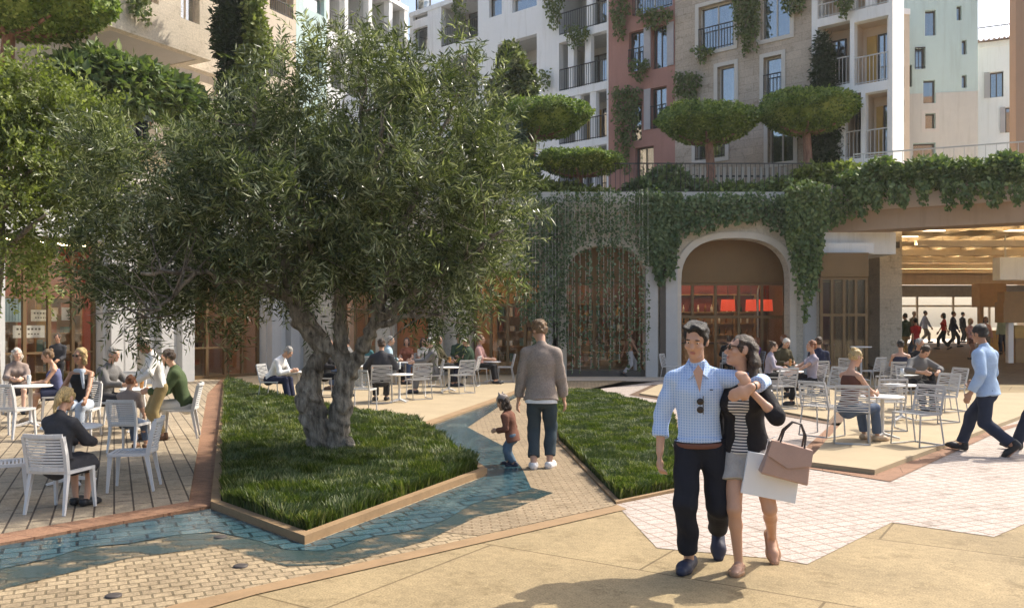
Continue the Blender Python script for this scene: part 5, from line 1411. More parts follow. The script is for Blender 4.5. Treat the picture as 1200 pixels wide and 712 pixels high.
q = MB(); q.add([(-.2, -.13, .012), (0, -.13, .003), (.2, -.13, .012), (-.2, .13, .012), (0, .13, .003), (.2, .13, .012)], [(0, 1, 4, 3), (1, 2, 5, 4)]); q.build('sheet', mat('newsprint', (.5, .49, .46), .8, .2, 30), nb)
# ================================================================== PEOPLE
SKIN = mat('skin', (.52, .30, .20), .5, .06, 6); SKIN2 = mat('tanned_skin', (.40, .22, .14), .5, .06, 6); SKIN3 = mat('pale_skin', (.60, .38, .28), .5, .06, 6)
EYEW = mat('eye_white', (.75, .72, .68), .3, 0); IRIS = mat('dark_iris', (.03, .02, .015), .2, 0); LIP = mat('lip', (.42, .17, .13), .5, .05)
def cloth(name, col, var=.10, vs=9, rough=.85, b=.5): return mat(name, col, rough, var, vs, b, 45, spec=.2)
def hairmat(name, c):
    m, t, b = newmat(name); n = noise(t, coords(t, (1, 1, .12)), 150, 3, .6); n2 = noise(t, coords(t), 12, 3)
    cc = ramp(t, n, [(.35, c4(c, .55)), (.65, c4(c, 1.5))]); cc = mixc(t, 1.0, cc, ramp(t, n2, [(.3, (.7,) * 3), (.7, (1.2,) * 3)]), 'MULTIPLY')
    t.links.new(cc, b.inputs['Base Color']); b.inputs['Roughness'].default_value = .5; bump(t, b, n, 1.0, .02)
    return m
HAIRC = {k: hairmat(k + '_hair', c) for k, c in dict(black=(.018, .014, .012), brown=(.06, .035, .02), light_brown=(.20, .12, .06), blonde=(.50, .36, .16), white=(.66, .62, .55), red=(.26, .09, .03), grey=(.35, .33, .30)).items()}
SHOE = {k: mat(k + '_shoe_leather', c, .5, .1) for k, c in dict(black=(.02, .02, .022), navy=(.022, .026, .05), white=(.72, .70, .68), brown=(.12, .06, .03), tan=(.45, .32, .2), nude=(.36, .20, .11)).items()}
def ik(a, t_, l1, l2, pole):
    a = np.array(a, float); t_ = np.array(t_, float); d = t_ - a; L = np.linalg.norm(d); Lm = (l1 + l2) * .999
    if L > Lm: t_ = a + d / L * Lm; d = t_ - a; L = Lm
    L = max(L, abs(l1 - l2) + .01)
    u = d / np.linalg.norm(d); x = (l1 * l1 - l2 * l2 + L * L) / (2 * L); h_ = math.sqrt(max(l1 * l1 - x * x, 0))
    p = np.array(pole, float); p = p - u * (p @ u); p = p / (np.linalg.norm(p) + 1e-9)
    return a + u * x + p * h_, t_
def rotm(rx=0, ry=0, rz=0):
    return np.array(Matrix.Rotation(R(rz), 3, 'Z') @ Matrix.Rotation(R(rx), 3, 'X') @ Matrix.Rotation(R(ry), 3, 'Y'))
STAND = dict(hip=.93, lean=0, twist=0, roll=0, feet=dict(L=(.10, .02, .085), R=(-.10, -.02, .085)), fpitch=dict(L=0, R=0), fyaw=dict(L=8, R=-8), hands=dict(L=(.27, -.05, .80), R=(-.27, -.05, .80)), pole=dict(L=(.25, 1, 0), R=(-.25, 1, 0)), head=(0, 0, 0), kpole=dict(L=(.1, -1, 0), R=(-.1, -1, 0)))
SIT = dict(hip=.545, hy=.06, lean=-6, twist=0, roll=0, feet=dict(L=(.12, -.44, .085), R=(-.12, -.44, .085)), fpitch=dict(L=0, R=0), fyaw=dict(L=10, R=-10), hands=dict(L=(.14, -.30, .72), R=(-.14, -.30, .72)), pole=dict(L=(.6, .8, -.3), R=(-.6, .8, -.3)), head=(0, 0, 0), kpole=dict(L=(.12, -1, .6), R=(-.12, -1, .6)))
WALK = dict(STAND, hip=.91, feet=dict(L=(.07, -.24, .09), R=(-.07, .26, .13)), fpitch=dict(L=-6, R=30), fyaw=dict(L=3, R=-3), hands=dict(L=(.26, .20, .84), R=(-.26, -.24, .88)))
def pose(base, **kw):
    p = dict(base)
    for k, v in kw.items():
        if isinstance(v, dict): p[k] = dict(p.get(k, {}), **v)
        else: p[k] = v
    return p
def person(label, loc, rz, H, ps, top, bottom, shoes, hair, skin=SKIN, vox=.015, fem=False, detail=False, cat='person', group=None, build=1.0, extra=None, z=0.0):
    """ps: pose; top=(material, kind, sleeve 0..2, hem drop, [options]); bottom=(material, kind, leg length 0..2); hair=(colour, style)"""
    S = H / 1.80
    fw = np.array([0, -1.0, 0]); J = {}
    hy = ps.get('hy', 0.0)
    pel = np.array([ps.get('hx', 0.0), hy, ps['hip']])
    Tm = rotm(ps['lean'], 0, 0) @ rotm(0, ps['roll'], 0)           # lean tips forward for positive
    Ts = Tm @ rotm(0, 0, ps['twist'])
    def Lp(v, M=Tm): return pel + M @ np.array(v, float)
    sh = (.150 if fem else .176) * build; hw = .084 if not fem else .088
    waist = Lp((0, 0, .18)); chest = Lp((0, 0, .38), Ts); neck0 = Lp((0, .015, .56), Ts); neck1 = Lp((0, -.015, .645), Ts)
    Hm = Ts @ rotm(ps['head'][1], ps['head'][2], ps['head'][0])
    K = ps.get('hs', 1.0); hc = neck1 + Hm @ np.array([0, -.02, .115 * K])
    def hsx(q):
        if K == 1.0: return q
        f = lambda v: hc + (v - hc) * K
        if q[0] == 'c': return ('c', f(q[1]), f(q[2]), q[3] * K, q[4] * K) + q[5:]
        return ('e', f(q[1]), q[2] * K, q[3])
    b = []
    rl, rd = (.154, .102) if fem else (.164, .114)
    wl, wd = (.116, .088) if fem else (.133, .100)
    cl, cd = (.142, .108) if fem else (.172, .125)
    rl, wl, cl, rd, wd, cd = [q * build for q in (rl, wl, cl, rd, wd, cd)]
    fx = Tm @ fw; fs = Ts @ fw
    torso = [cap(Lp((0, .01, -.02)), waist, rl, wl, fx, rl / rd), cap(waist, chest, wl, cl, fs, cl / cd), cap(chest, Lp((0, .012, .42), Ts), cl, cl * .80, fs, cl / cd)]
    if fem: torso += [ell(Lp((sx * .065, -.085, .36), Ts), (.062, .055, .06)) for sx in (-1, 1)]
    shj = {'L': Lp((sh, .01, .465), Ts), 'R': Lp((-sh, .01, .465), Ts)}
    torso += [cap(Lp((0, .018, .525), Ts), shj[s], .052, .050 if not fem else .042) for s in 'LR']
    arms = {}; hands = []
    ar = (.049, .040, .036, .027) if not fem else (.041, .034, .031, .023)
    ar = [q * (.5 + .5 * build) for q in ar]
    for s, sg in (('L', 1), ('R', -1)):
        tgt = np.array(ps['hands'][s], float)
        el, wr = ik(shj[s], tgt, .295, .265, ps['pole'][s])
        arms[s] = (shj[s], el, wr)
        fd = (wr - el) / np.linalg.norm(wr - el)
        hd_ = np.array(ps.get('hdir', {}).get(s, fd), float); hd_ /= np.linalg.norm(hd_)
        # palm normal towards the body's centre line
        pn = np.array(ps.get('palm', {}).get(s, (-sg, 0, 0)), float); pn = pn - hd_ * (pn @ hd_); pn /= np.linalg.norm(pn) + 1e-9
        side = np.cross(hd_, pn) * (1 if sg > 0 else -1)
        if side @ np.array([0, -1, .3]) < 0 and 'palm' not in ps: side = -side
        p0 = wr + hd_ * .012; p1 = wr + hd_ * .085
        hp = [cap(p0, p1, .030, .038, pn, 2.1)]
        curl = ps.get('curl', {}).get(s, .45)
        for i, (off, ln) in enumerate(((-.030, .070), (-.010, .080), (.010, .075), (.029, .058))):
            r0 = p1 + side * (-off) + hd_ * .012
            d1 = hd_ * math.cos(curl * .6) + pn * math.sin(curl * .6); d2 = hd_ * math.cos(curl * 1.6) + pn * math.sin(curl * 1.6)
            m_ = r0 + d1 * ln * .55; hp += [cap(r0 - hd_ * .02, m_, .0098, .0092), cap(m_, m_ + d2 * ln * .5, .0092, .0075)]
        th0 = p0 + side * .026 + hd_ * .02; th1 = th0 + (side * .6 + hd_ * .75 + pn * .25) * .045; hp += [cap(th0, th1, .0125, .011), cap(th1, th1 + (hd_ * .9 + pn * .35) * .032, .011, .008)]
        hands += hp
    hip = {'L': Lp((hw, 0, -.03)), 'R': Lp((-hw, 0, -.03))}
    legs = {}; feet = {}
    lr_ = (.086, .060, .055, .038) if not fem else (.086, .055, .049, .032)
    lr_ = [q * (.4 + .6 * build) for q in lr_]
    for s in 'LR':
        kn, an = ik(hip[s], ps['feet'][s], ps.get('ll', .43), ps.get('ll', .43), ps['kpole'][s])
        legs[s] = (hip[s], kn, an)
        M = rotm(0, 0, ps['fyaw'][s] * 1.0) @ rotm(ps['fpitch'][s], 0, 0)
        heel = an + M @ np.array([0, .045, -.045]); ball = an + M @ np.array([0, -.12, -.055]); toe = an + M @ np.array([0, -.185, -.060])
        feet[s] = (heel, ball, toe, M)
    # --- body
    b += torso
    for s in 'LR':
        a, e, w_ = arms[s]; mid = e + (w_ - e) * .35
        b += [cap(a, e, ar[0], ar[1]), cap(e, mid, ar[1], ar[2]), cap(mid, w_, ar[2], ar[3])]
        h_, k, an = legs[s]; cf = k + (an - k) * .32 + (Tm @ np.array([0, .012, 0]))
        b += [cap(h_, k, lr_[0], lr_[1]), cap(k, cf, lr_[1] * .92, lr_[2]), cap(cf, an, lr_[2], lr_[3])]
        hl, bl_, to, M = feet[s]; b += [cap(hl, bl_, .036, .040), cap(bl_, to, .038, .028)]
    b += hands
    b += [cap(neck0, neck1 + Hm @ np.array([0, 0, .03]), .056 if not fem else .046, .050 if not fem else .042)]
    head = [ell(hc + Hm @ np.array([0, .012, .025]), (.076, .096, .098), Hm), ell(hc + Hm @ np.array([0, -.028, -.055]), (.056 if not fem else .052, .062, .070), Hm), cap(hc + Hm @ np.array([0, -.082, .012]), hc + Hm @ np.array([0, -.108, -.026]), .010, .016), ell(hc + Hm @ np.array([0, -.074, -.098]), (.026, .022, .02), Hm),
            cap(hc + Hm @ np.array([-.032, -.082, .030]), hc + Hm @ np.array([.032, -.082, .030]), .012, .012)]
    for sx in (-1, 1): head.append(ell(hc + Hm @ np.array([sx * .078, .014, -.008]), (.012, .022, .034), Hm)); head.append(ell(hc + Hm @ np.array([sx * .045, -.06, -.028]), (.022, .024, .02), Hm))
    b += [hsx(q) for q in head]
    V, Q = surface([scale_prim(q, S) for q in b], vox, k=.022 if vox < .012 else .026)
    loc = Vector(loc); root_loc = (loc.x, loc.y, loc.z + z)
    # face islands
    mb = MB(); Rm = Matrix(Hm.tolist()); hcS = hc * S
    def hp_(v): return Vector(hcS) + Rm @ (Vector(v) * S * K)
    for sx in (-1, 1):
        mb.cur = 1; mb.ell(hp_((sx * .032, -.0805, .008)), (.0115 * S, .006 * S, .0055 * S), 10, 6, Rm)
        mb.cur = 2; mb.ell(hp_((sx * .032, -.0848, .0075)), (.0062 * S, .0035 * S, .0055 * S), 8, 5, Rm)
        mb.cur = 4; mb.ell(hp_((sx * .034, -.0925, .032)), (.021 * S, .006 * S, .005 * S), 8, 5, Rm)
    mb.cur = 3; mb.ell(hp_((0, -.0905, -.062)), (.024 * S, .008 * S, .0055 * S), 10, 5, Rm); mb.ell(hp_((0, -.0895, -.071)), (.020 * S, .008 * S, .006 * S), 10, 5, Rm)
    n0 = len(V); V2 = np.concatenate([V, np.array(mb.v)]); fq = [f for f in mb.f]
    Q2 = np.concatenate([Q, np.array(fq) + n0]); mi = np.concatenate([np.zeros(len(Q), int), np.array(mb.mi)])
    o = np_mesh('person', V2, Q2, [skin, EYEW, IRIS, LIP, HAIRC[hair[0]]], None, True, mi)
    o.location = root_loc; o.rotation_euler = (0, 0, rz); tag(o, label, cat, group)
    def garment(name, prims, m, k=.03, planes=(), wob=.0015, wf=22, v=None, lab=None, par=None):
        V, Q = surface([scale_prim(q, S) for q in prims], v or vox, k=min(k, .015) if vox < .012 and name in ('shirt', 'jacket') else k, planes=[(np.array(a) * S, n) for a, n in planes], wob=wob, wf=wf)
        g = np_mesh(name, V, Q, m, par or o, True); 
        if lab: g['label'] = lab
        return g
    def grow(q, d):
        if q[0] == 'c': return q[:3] + (q[3] + d, q[4] + d) + q[5:]
        return ('e', q[1], q[2] + d, q[3])
    # --- top
    if top:
        tm, kind, slv, drop = top[:4]; th = .014 if kind in ('tank', 'tee') else (.018 if kind == 'shirt' else .028)
        th = max(th, vox * .95)
        pr_ = [grow(q, th) for q in torso]
        if kind == 'tank': pr_ = pr_[:-2] + ([] if False else [])
        hemp = Lp((0, 0, -.02)); hem = Lp((0, 0.01, -drop))
        pr_.append(cap(hemp, hem, rl + th, rl + th + (.026 if kind == 'jacket' else .012 if kind == 'shirt' else .004), fx, rl / rd, True))
        for s in 'LR':
            a, e, w_ = arms[s]
            if slv > 0:
                f = min(slv, 1); r1 = ar[0] + (ar[1] - ar[0]) * f
                pr_.append(cap(a, a + (e - a) * f, ar[0] + th + .006, r1 + th + .004, clip=slv < 1))
            if slv > 1:
                f = (slv - 1); pr_.append(cap(e, e + (w_ - e) * f, ar[1] + th + .004, ar[3] + th + .008 if f > .8 else ar[1] + th + .004, clip=True))
        up = Tm @ np.array([0, 0, 1.0])
        if kind in ('shirt', 'jacket'): pr_.append(cap(neck0 - (neck1 - neck0) * .2, neck0 + (neck1 - neck0) * .55, .066 if not fem else .054, .060 if not fem else .05, clip=True))
        planes = [(Lp((0, 0, -drop)), -up)]
        if kind == 'tank': planes.append((Lp((0, 0, .47), Ts), Ts @ np.array([0, 0, 1.0])))
        garment({'jacket': 'jacket', 'shirt': 'shirt', 'tank': 'vest_top', 'tee': 'tee_shirt', 'dress': 'dress'}[kind], pr_, tm, planes=planes, wob=.0034 if vox < .012 else .0015, wf=19)
    # --- bottom
    if bottom:
        bm_, kind, ln = bottom[:3]; th = max(.016, vox * .9)
        pr_ = [grow(torso[0], th * .8)]
        wz = Lp((0, 0, .03))
        if kind == 'skirt':
            for s in 'LR':
                h_, k, an = legs[s]; pr_.append(cap(h_, h_ + (k - h_) * ln, lr_[0] + .02, lr_[0] + .03, clip=True))
            h1, k1 = legs['L'][:2]; h2, k2 = legs['R'][:2]; pr_.append(cap((h1 + h2) / 2, (h1 + h2) / 2 + ((k1 + k2) / 2 - (h1 + h2) / 2) * ln, .12, .13, fx, 1.15, True))
        else:
            for s in 'LR':
                h_, k, an = legs[s]; f = min(ln, 1); loose = bottom[3] if len(bottom) > 3 else .006
                pr_.append(cap(h_, h_ + (k - h_) * f, lr_[0] + th, lr_[0] + (lr_[1] - lr_[0]) * f + th + loose, clip=ln < 1))
                if ln > 1:
                    f = ln - 1; cf = k + (an - k) * f; pr_.append(cap(k, cf, lr_[1] + th + loose * .5, lr_[3] + th + loose + .012, clip=True))
        garment({'skirt': 'skirt', 'trousers': 'trousers', 'shorts': 'shorts'}[kind], pr_, bm_, planes=[(wz, Tm @ np.array([0, 0, 1.0]))] if ps['hip'] > .7 else [(pel + np.array([0, 0, .15]), (0, 0, 1))], wob=.0036 if vox < .012 else .0015, wf=17)
    # --- shoes
    if shoes:
        for s in 'LR':
            hl, bl_, to, M = feet[s]; d = M @ np.array([0, 0, 1.0])
            pr_ = [cap(hl, bl_, .047, .055), cap(bl_, to, .053, .038), cap(hl + d * .02, hl + d * (.06 if shoes[1] == 'boot' else .02), .042, .044)]
            an = legs[s][2]
            garment('shoe', pr_, SHOE[shoes[0]], planes=[(an - d * .082, -d), (an + d * (.045 if shoes[1] == 'boot' else .004), d)] if shoes[1] != 'flat' else [(an - d * .082, -d), (an - d * .042, d)], wob=0, v=min(vox, .01))
    # --- hair
    st = hair[1]; hv = min(vox, .011)
    if st != 'bald':
        q = [ell(hc + Hm @ np.array([0, .027, .046]), (.0835, .099, .094), Hm), ell(hc + Hm @ np.array([0, .06, -.01]), (.076, .06, .07), Hm)] + [ell(hc + Hm @ np.array([sx * .07, -.012, .02]), (.014, .022, .05), Hm) for sx in (-1, 1)]
        cut = [(hc + Hm @ np.array([0, .05, -.055]), Hm @ np.array([0, -.25, -1]))]
        if st in ('quiff', 'messy'): q += [cap(hc + Hm @ np.array([x_, .03, .100]), hc + Hm @ np.array([x_ * 1.15 - .008, -.066, .106 + .010 * math.sin(x_ * 90)]), .024, .012) for x_ in (-.052, -.03, -.008, .014, .036, .056)]
        garment('hair', [hsx(q_) for q_ in q], HAIRC[hair[0]], k=.03, planes=[(hc + (a_ - hc) * K, n_) for a_, n_ in cut], wob=.0035 if st != 'messy' else .006, wf=46, v=hv)
        if st in ('long', 'pony', 'bun', 'bob'):
            if st == 'long': q = [cap(hc + Hm @ np.array([a_ * .9, .045 + .05 * math.cos(a_ * 14), .04]), hc + Hm @ np.array([a_ * 1.25 + .012, .06 + .05 * math.cos(a_ * 12), -.09]), .036, .034) for a_ in (-.075, -.05, -.02, .01, .04, .07)] + [cap(hc + Hm @ np.array([a_ * 1.25 + .012, .06 + .05 * math.cos(a_ * 12), -.09]), hc + Hm @ np.array([a_ * 1.1 - .01, .07 + .045 * math.cos(a_ * 15), -.22 - .03 * math.sin(a_ * 70)]), .034, .016) for a_ in (-.075, -.05, -.02, .01, .04, .07)]
            elif st == 'bob': q = [cap(hc + Hm @ np.array([sx * .055, .035, .03]), hc + Hm @ np.array([sx * .072, .03, -.11]), .045, .038) for sx in (-1, 1)] + [cap(hc + Hm @ np.array([0, .07, .0]), hc + Hm @ np.array([0, .075, -.12]), .065, .05)]
            elif st == 'pony': q = [cap(hc + Hm @ np.array([0, .11, .05]), hc + Hm @ np.array([0, .14, -.06]), .032, .036), cap(hc + Hm @ np.array([0, .14, -.06]), hc + Hm @ np.array([0.02, .12, -.2]), .036, .018)]
            else: q = [ell(hc + Hm @ np.array([0, .09, .10]), (.045, .045, .04), Hm)]
            garment('hair', [hsx(q_) for q_ in q], HAIRC[hair[0]], k=.03, wob=.0035, wf=46, v=hv)
    J.update(K=K, hsx=hsx, hc=hc, Hm=Hm, arms=arms, legs=legs, feet=feet, S=S, neck0=neck0, chest=chest, pel=pel, Tm=Tm, Ts=Ts, Lp=Lp, o=o, garment=garment, torso=torso, grow=grow, ar=ar, rl=rl, rd=rd, fs=fs, fx=fx)
    return J
def scale_prim(q, S):
    if q[0] == 'c': return ('c', q[1] * S, q[2] * S, q[3] * S, q[4] * S) + q[5:]
    return ('e', q[1] * S, q[2] * S, q[3])
def shades(J, m=None, up=0.0):
    mb = MB(); hc, Hm, S = J['hc'] * J['S'], J['Hm'], J['S']; Rm = Matrix(Hm.tolist())
    f = lambda v: Vector(hc) + Rm @ (Vector(v) * S)
    for sx in (-1, 1): mb.ell(f((sx * .033, -.096, .010 + up)), (.027 * S, .007 * S, .021 * S), 12, 6, Rm); mb.bar(f((sx * .058, -.092, .016 + up)), f((sx * .086, .0, .012 + up)), .006, .008)
    mb.bar(f((-.012, -.1, .014 + up)), f((.012, -.1, .014 + up)), .006)
    return mb.build('sunglasses', m or IRIS, J['o'])

# ---------------------------------------------------------------- the strolling couple
m, t, b = newmat('blue_check_shirt')
v = coords(t)
def stripes(t, v, axis, n_, lo):
    sx = nd(t, 'ShaderNodeSeparateXYZ'); t.links.new(v, sx.inputs[0])
    mu = nd(t, 'ShaderNodeMath', operation='MULTIPLY'); t.links.new(sx.outputs[axis], mu.inputs[0]); mu.inputs[1].default_value = n_
    fr = nd(t, 'ShaderNodeMath', operation='FRACT'); t.links.new(mu.outputs[0], fr.inputs[0])
    g = nd(t, 'ShaderNodeMath', operation='GREATER_THAN'); t.links.new(fr.outputs[0], g.inputs[0]); g.inputs[1].default_value = lo
    return g.outputs[0]
c = mixc(t, stripes(t, v, 0, 52, .66), (.30, .44, .72, 1), (.52, .64, .84, 1)); c = mixc(t, stripes(t, v, 2, 52, .70), c, (.50, .62, .83, 1))
t.links.new(c, b.inputs['Base Color']); b.inputs['Roughness'].default_value = .85; bump(t, b, noise(t, v, 9, 4), .35, .03)
CHECK = m
m, t, b = newmat('navy_striped_top'); v = coords(t)
t.links.new(mixc(t, stripes(t, v, 2, 46, .5), (.62, .60, .58, 1), (.03, .035, .06, 1)), b.inputs['Base Color']); b.inputs['Roughness'].default_value = .9
STRIPE = m
mx_, my_ = G(820, 664)
NAVYT = cloth('black_navy_cotton', (.017, .018, .024))
man = person('dark haired man in a pale blue checked shirt with his arm round the woman', (mx_, my_, 0), R(-14), 1.80,
    pose(STAND, hip=.915, lean=2, twist=6, roll=-2, feet=dict(R=(-.075, -.07, .085), L=(.13, .30, .20)), fpitch=dict(R=0, L=50), fyaw=dict(R=-14, L=2), hands=dict(R=(-.285, -.07, .84), L=(.36, -.25, 1.345)), pole=dict(R=(-.7, .9, 0), L=(1, .35, -.05)), hdir=dict(L=(-.75, -.3, -.35)), palm=dict(L=(-.3, .9, -.2), R=(1, 0, 0)), curl=dict(L=.5, R=.8), head=(-20, 14, 6)),
    (CHECK, 'shirt', 1.55, -.012), (NAVYT, 'trousers', 1.86, .009), ('navy', 'low'), ('black', 'quiff'), SKIN, .0075, build=.95)
Lp, S = man['Lp'], man['S']
# belt, collar, open neck, sunglasses on the placket, watch
mb = MB(); pr_ = [cap(Lp((0, 0, -.03)), Lp((0, 0, .008)), man['rl'] + .026, man['rl'] + .024, man['fx'], man['rl'] / man['rd'], True, True)]
man['garment']('belt', pr_, mat('brown_belt_leather', (.14, .05, .03), .45), wob=0)
mb = MB()
for sx in (-1, 1):
    a, b_, c_, d_ = [Vector(Lp(q, man['Ts']) * S) for q in ((sx * .064, .0, .60), (sx * .030, -.105, .51), (sx * .070, -.115, .475), (sx * .088, -.02, .56))]
    n_ = (b_ - a).cross(d_ - a).normalized() * .006
    vs = [a, b_, c_, d_]; mb.add([q + n_ for q in vs] + [q - n_ for q in vs], [(0, 1, 2, 3), (7, 6, 5, 4), (0, 4, 5, 1), (1, 5, 6, 2), (2, 6, 7, 3), (3, 7, 4, 0)])
mb.build('collar', CHECK, man['o'])
mb = MB(); a, b_, c_ = [Vector(Lp(q, man['Ts']) * S) for q in ((-.036, -.112, .53), (.036, -.112, .53), (.002, -.156, .385))]
mb.add([a, b_, c_, (a + b_) / 2 + Vector((0, .02, .05))], [(0, 2, 1), (0, 1, 3)]); mb.build('open_neck_skin', SKIN, man['o'])
def hang_shades(J, at, s=1.0):
    mb = MB()
    for k in (0, 1): mb.ell(Vector(at) + Vector((.0, -.012, -.03 - k * .058)), (.026 * s, .008, .025 * s), 12, 6)
    mb.bar(Vector(at) + Vector((.02, -.006, .01)), Vector(at) + Vector((.02, -.004, -.12)), .006)
    return mb.build('hanging_sunglasses', IRIS, J['o'])
hang_shades(man, Lp((.005, -.158, .35), man['Ts']) * S)
w_ = man['arms']['L']; d_ = (w_[2] - w_[1]) / np.linalg.norm(w_[2] - w_[1]); p_ = w_[2] - d_ * .02
man['garment']('wrist_watch', [cap(p_ - d_ * .012, p_ + d_ * .012, .034, .034, clip=True, clipa=True)], mat('dark_watch', (.05, .045, .04), .3), wob=0)
mb = MB(); a = Vector(Lp((.085, -.142, .40), man['Ts']) * S); mb.box(a.x - .011, a.y - .006, a.z - .004, a.x + .011, a.y + .004, a.z + .004); mb.build('chest_emblem', mat('navy_thread', (.03, .04, .09), .8), man['o'])
# woman
wx_, wy_ = G(874, 666)
CARD = cloth('black_cardigan_knit', (.020, .018, .020)); GREYS = cloth('grey_linen_shorts', (.36, .34, .32), .2, 14)
wom = person('brown haired woman in sunglasses, black cardigan and grey shorts, leaning on the man', (wx_, wy_, 0), R(-16), 1.69,
    pose(STAND, hip=.93, lean=2, twist=-12, roll=-3, hx=.0, feet=dict(R=(-.055, -.05, .075), L=(.20, .27, .20)), fpitch=dict(R=0, L=50), fyaw=dict(R=-6, L=14), hands=dict(R=(-.16, .10, .92), L=(.04, -.27, 1.40)), pole=dict(R=(-.5, 1, 0), L=(.9, .2, -.9)), hdir=dict(L=(-.4, -.25, .8)), palm=dict(L=(-.6, .7, 0), R=(1, 0, 0)), curl=dict(L=.5, R=.5), head=(-58, -14, -14)),
    (STRIPE, 'tee', .5, .02), (GREYS, 'shorts', .50, .026), ('nude', 'flat'), ('brown', 'long'), SKIN, .0075, fem=True)
Lw, Sw = wom['Lp'], wom['S']; shades(wom)
cardp = [wom['grow'](q, .030) for q in wom['torso']] + [cap(Lw((0, 0, 0)), Lw((0, .02, -.06)), wom['rl'] + .03, wom['rl'] + .035, wom['fx'], wom['rl'] / wom['rd'], True)]
for s in 'LR':
    a, e, w2 = wom['arms'][s]; cardp += [cap(a, e, wom['ar'][0] + .026, wom['ar'][1] + .026), cap(e, e + (w2 - e) * (.25 if s == 'L' else .8), wom['ar'][1] + .026, wom['ar'][1] + .02, clip=True)]
# open front: cut a wedge out in front of the striped top
fx = wom['fs']; lat = wom['Ts'] @ np.array([1.0, 0, 0])
V, Q = surface([scale_prim(q, Sw) for q in cardp], .0075, k=.03, planes=[(Lw((0, 0, -.055)) * Sw, (0, 0, -1))], wob=.0022, wf=22, sub=[scale_prim(cap(Lw((-.055, -.17, -.15)), Lw((-.03, -.17, .62)), .105, .07, None), Sw)])
np_mesh('cardigan', V, Q, CARD, wom['o'], True)
# handbag and paper bag hanging from her left forearm
ew = wom['arms']['L'][1] * Sw; rzw = R(-16)
hp = Vector((wx_, wy_, 0)) + Matrix.Rotation(rzw, 3, 'Z') @ Vector(ew)
def to_world(J, v, rz, x, y): return Vector((x, y, 0)) + Matrix.Rotation(rz, 3, 'Z') @ Vector(v)
LEATH = mat('taupe_pink_leather', (.42, .27, .21), .42, .08, 6, .1)
def taper_box(mb, w0, w1, d0, d1, h, z0=0):
    v = [(-w0, -d0, z0), (w0, -d0, z0), (w0, d0, z0), (-w0, d0, z0), (-w1, -d1, z0 + h), (w1, -d1, z0 + h), (w1, d1, z0 + h), (-w1, d1, z0 + h)]
    return mb.add(v, [(0, 3, 2, 1), (4, 5, 6, 7), (0, 1, 5, 4), (1, 2, 6, 5), (2, 3, 7, 6), (3, 0, 4, 7)])
bgx, bgy, bgz = P(917, 560, wy_ - .24)
bag = thing('leather_handbag', 'taupe pink leather handbag with a flap hanging from the woman\'s forearm', 'handbag', (bgx, bgy, bgz), R(-8))
bag.rotation_euler = (0, R(14), R(-8))
mb = MB(); taper_box(mb, .165, .135, .07, .05, .235); mb.build('body', LEATH, bag, bevel=.012)
mb = MB(); mb.add([(-.142, -.058, .245), (.142, -.058, .245), (.150, -.074, .14), (0, -.082, .085), (-.150, -.074, .14), (-.142, .05, .245), (.142, .05, .245), (-.142, -.05, .237), (.142, -.05, .237)], [(0, 4, 3, 2, 1), (0, 1, 6, 5)]); mb.build('flap', LEATH, bag)
for sg in (-1, 1):
    mb = MB(); mb.tube([(-.085, sg * .045, .225), (-.075, sg * .03, .33), (-.03, sg * .012, .40), (.03, sg * .012, .40), (.075, sg * .03, .33), (.085, sg * .045, .225)], .0075, 6); mb.build('handle', mat('dark_bag_handle', (.05, .035, .03), .5), bag)
pbx, pby, pbz = P(898, 581, wy_ - .10)
pb = thing('paper_bag', 'large white paper shopping bag hanging behind the leather handbag', 'shopping bag', (pbx, pby, pbz), R(-8)); pb.rotation_euler = (0, R(10), R(-8))
mb = MB(); taper_box(mb, .19, .185, .075, .06, .30); mb.build('body', mat('white_paper', (.80, .80, .80), .7, .03), pb, bevel=.003)
for sg in (-1, 1):
    mb = MB(); mb.tube([(-.07, sg * .035, .29), (-.06, sg * .02, .40), (0, 0, .44), (.06, sg * .02, .40), (.07, sg * .035, .29)], .003, 5); mb.build('handle', TBW, pb)

# ---------------------------------------------------------------- father and child, walking man
TWEED = mat('grey_brown_tweed', (.27, .22, .185), .9, .3, 60, .3, 160)
gx, gy = G(634, 549)
fa = person('tall man in a grey tweed jacket seen from behind, looking down at the child', (gx, gy, 0), R(172), 1.83,
    pose(STAND, hip=.93, lean=3, feet=dict(L=(.085, .05, .085), R=(-.10, -.04, .085)), hands=dict(L=(.29, -.06, .80), R=(-.27, -.12, .84)), head=(30, 24, 0)),
    (TWEED, 'jacket', 1.93, .10), (cloth('dark_teal_jeans', (.045, .062, .072)), 'trousers', 1.84, .004), ('white', 'low'), ('light_brown', 'messy'), SKIN, .010)
L3 = fa['Lp']; fa['garment']('shirt_hem', [cap(L3((0, 0, -.05)), L3((0, 0, -.135)), fa['rl'] + .030, fa['rl'] + .034, fa['fx'], fa['rl'] / fa['rd'], True)], mat('white_cotton', (.75, .75, .75), .8), wob=.001)
cx_, cy_ = G(600, 546)
BRK = cloth('rust_brown_coat', (.17, .075, .05))
ch = person('small child in a rust brown coat and eared grey hat beside the water', (cx_, cy_, 0), R(-115), .95,
    pose(STAND, hip=.74, hs=1.42, ll=.345, lean=14, feet=dict(L=(.10, .10, .085), R=(-.09, -.14, .085)), hands=dict(L=(.22, -.30, .86), R=(-.22, -.32, .82)), head=(0, 6, 0)),
    (BRK, 'jacket', 1.9, .16), (cloth('child_jeans', (.10, .15, .20)), 'trousers', 1.9, .012), ('navy', 'boot'), ('brown', 'bob'), SKIN, .008, build=1.12)
hc, Hm = ch['hc'], ch['Hm']
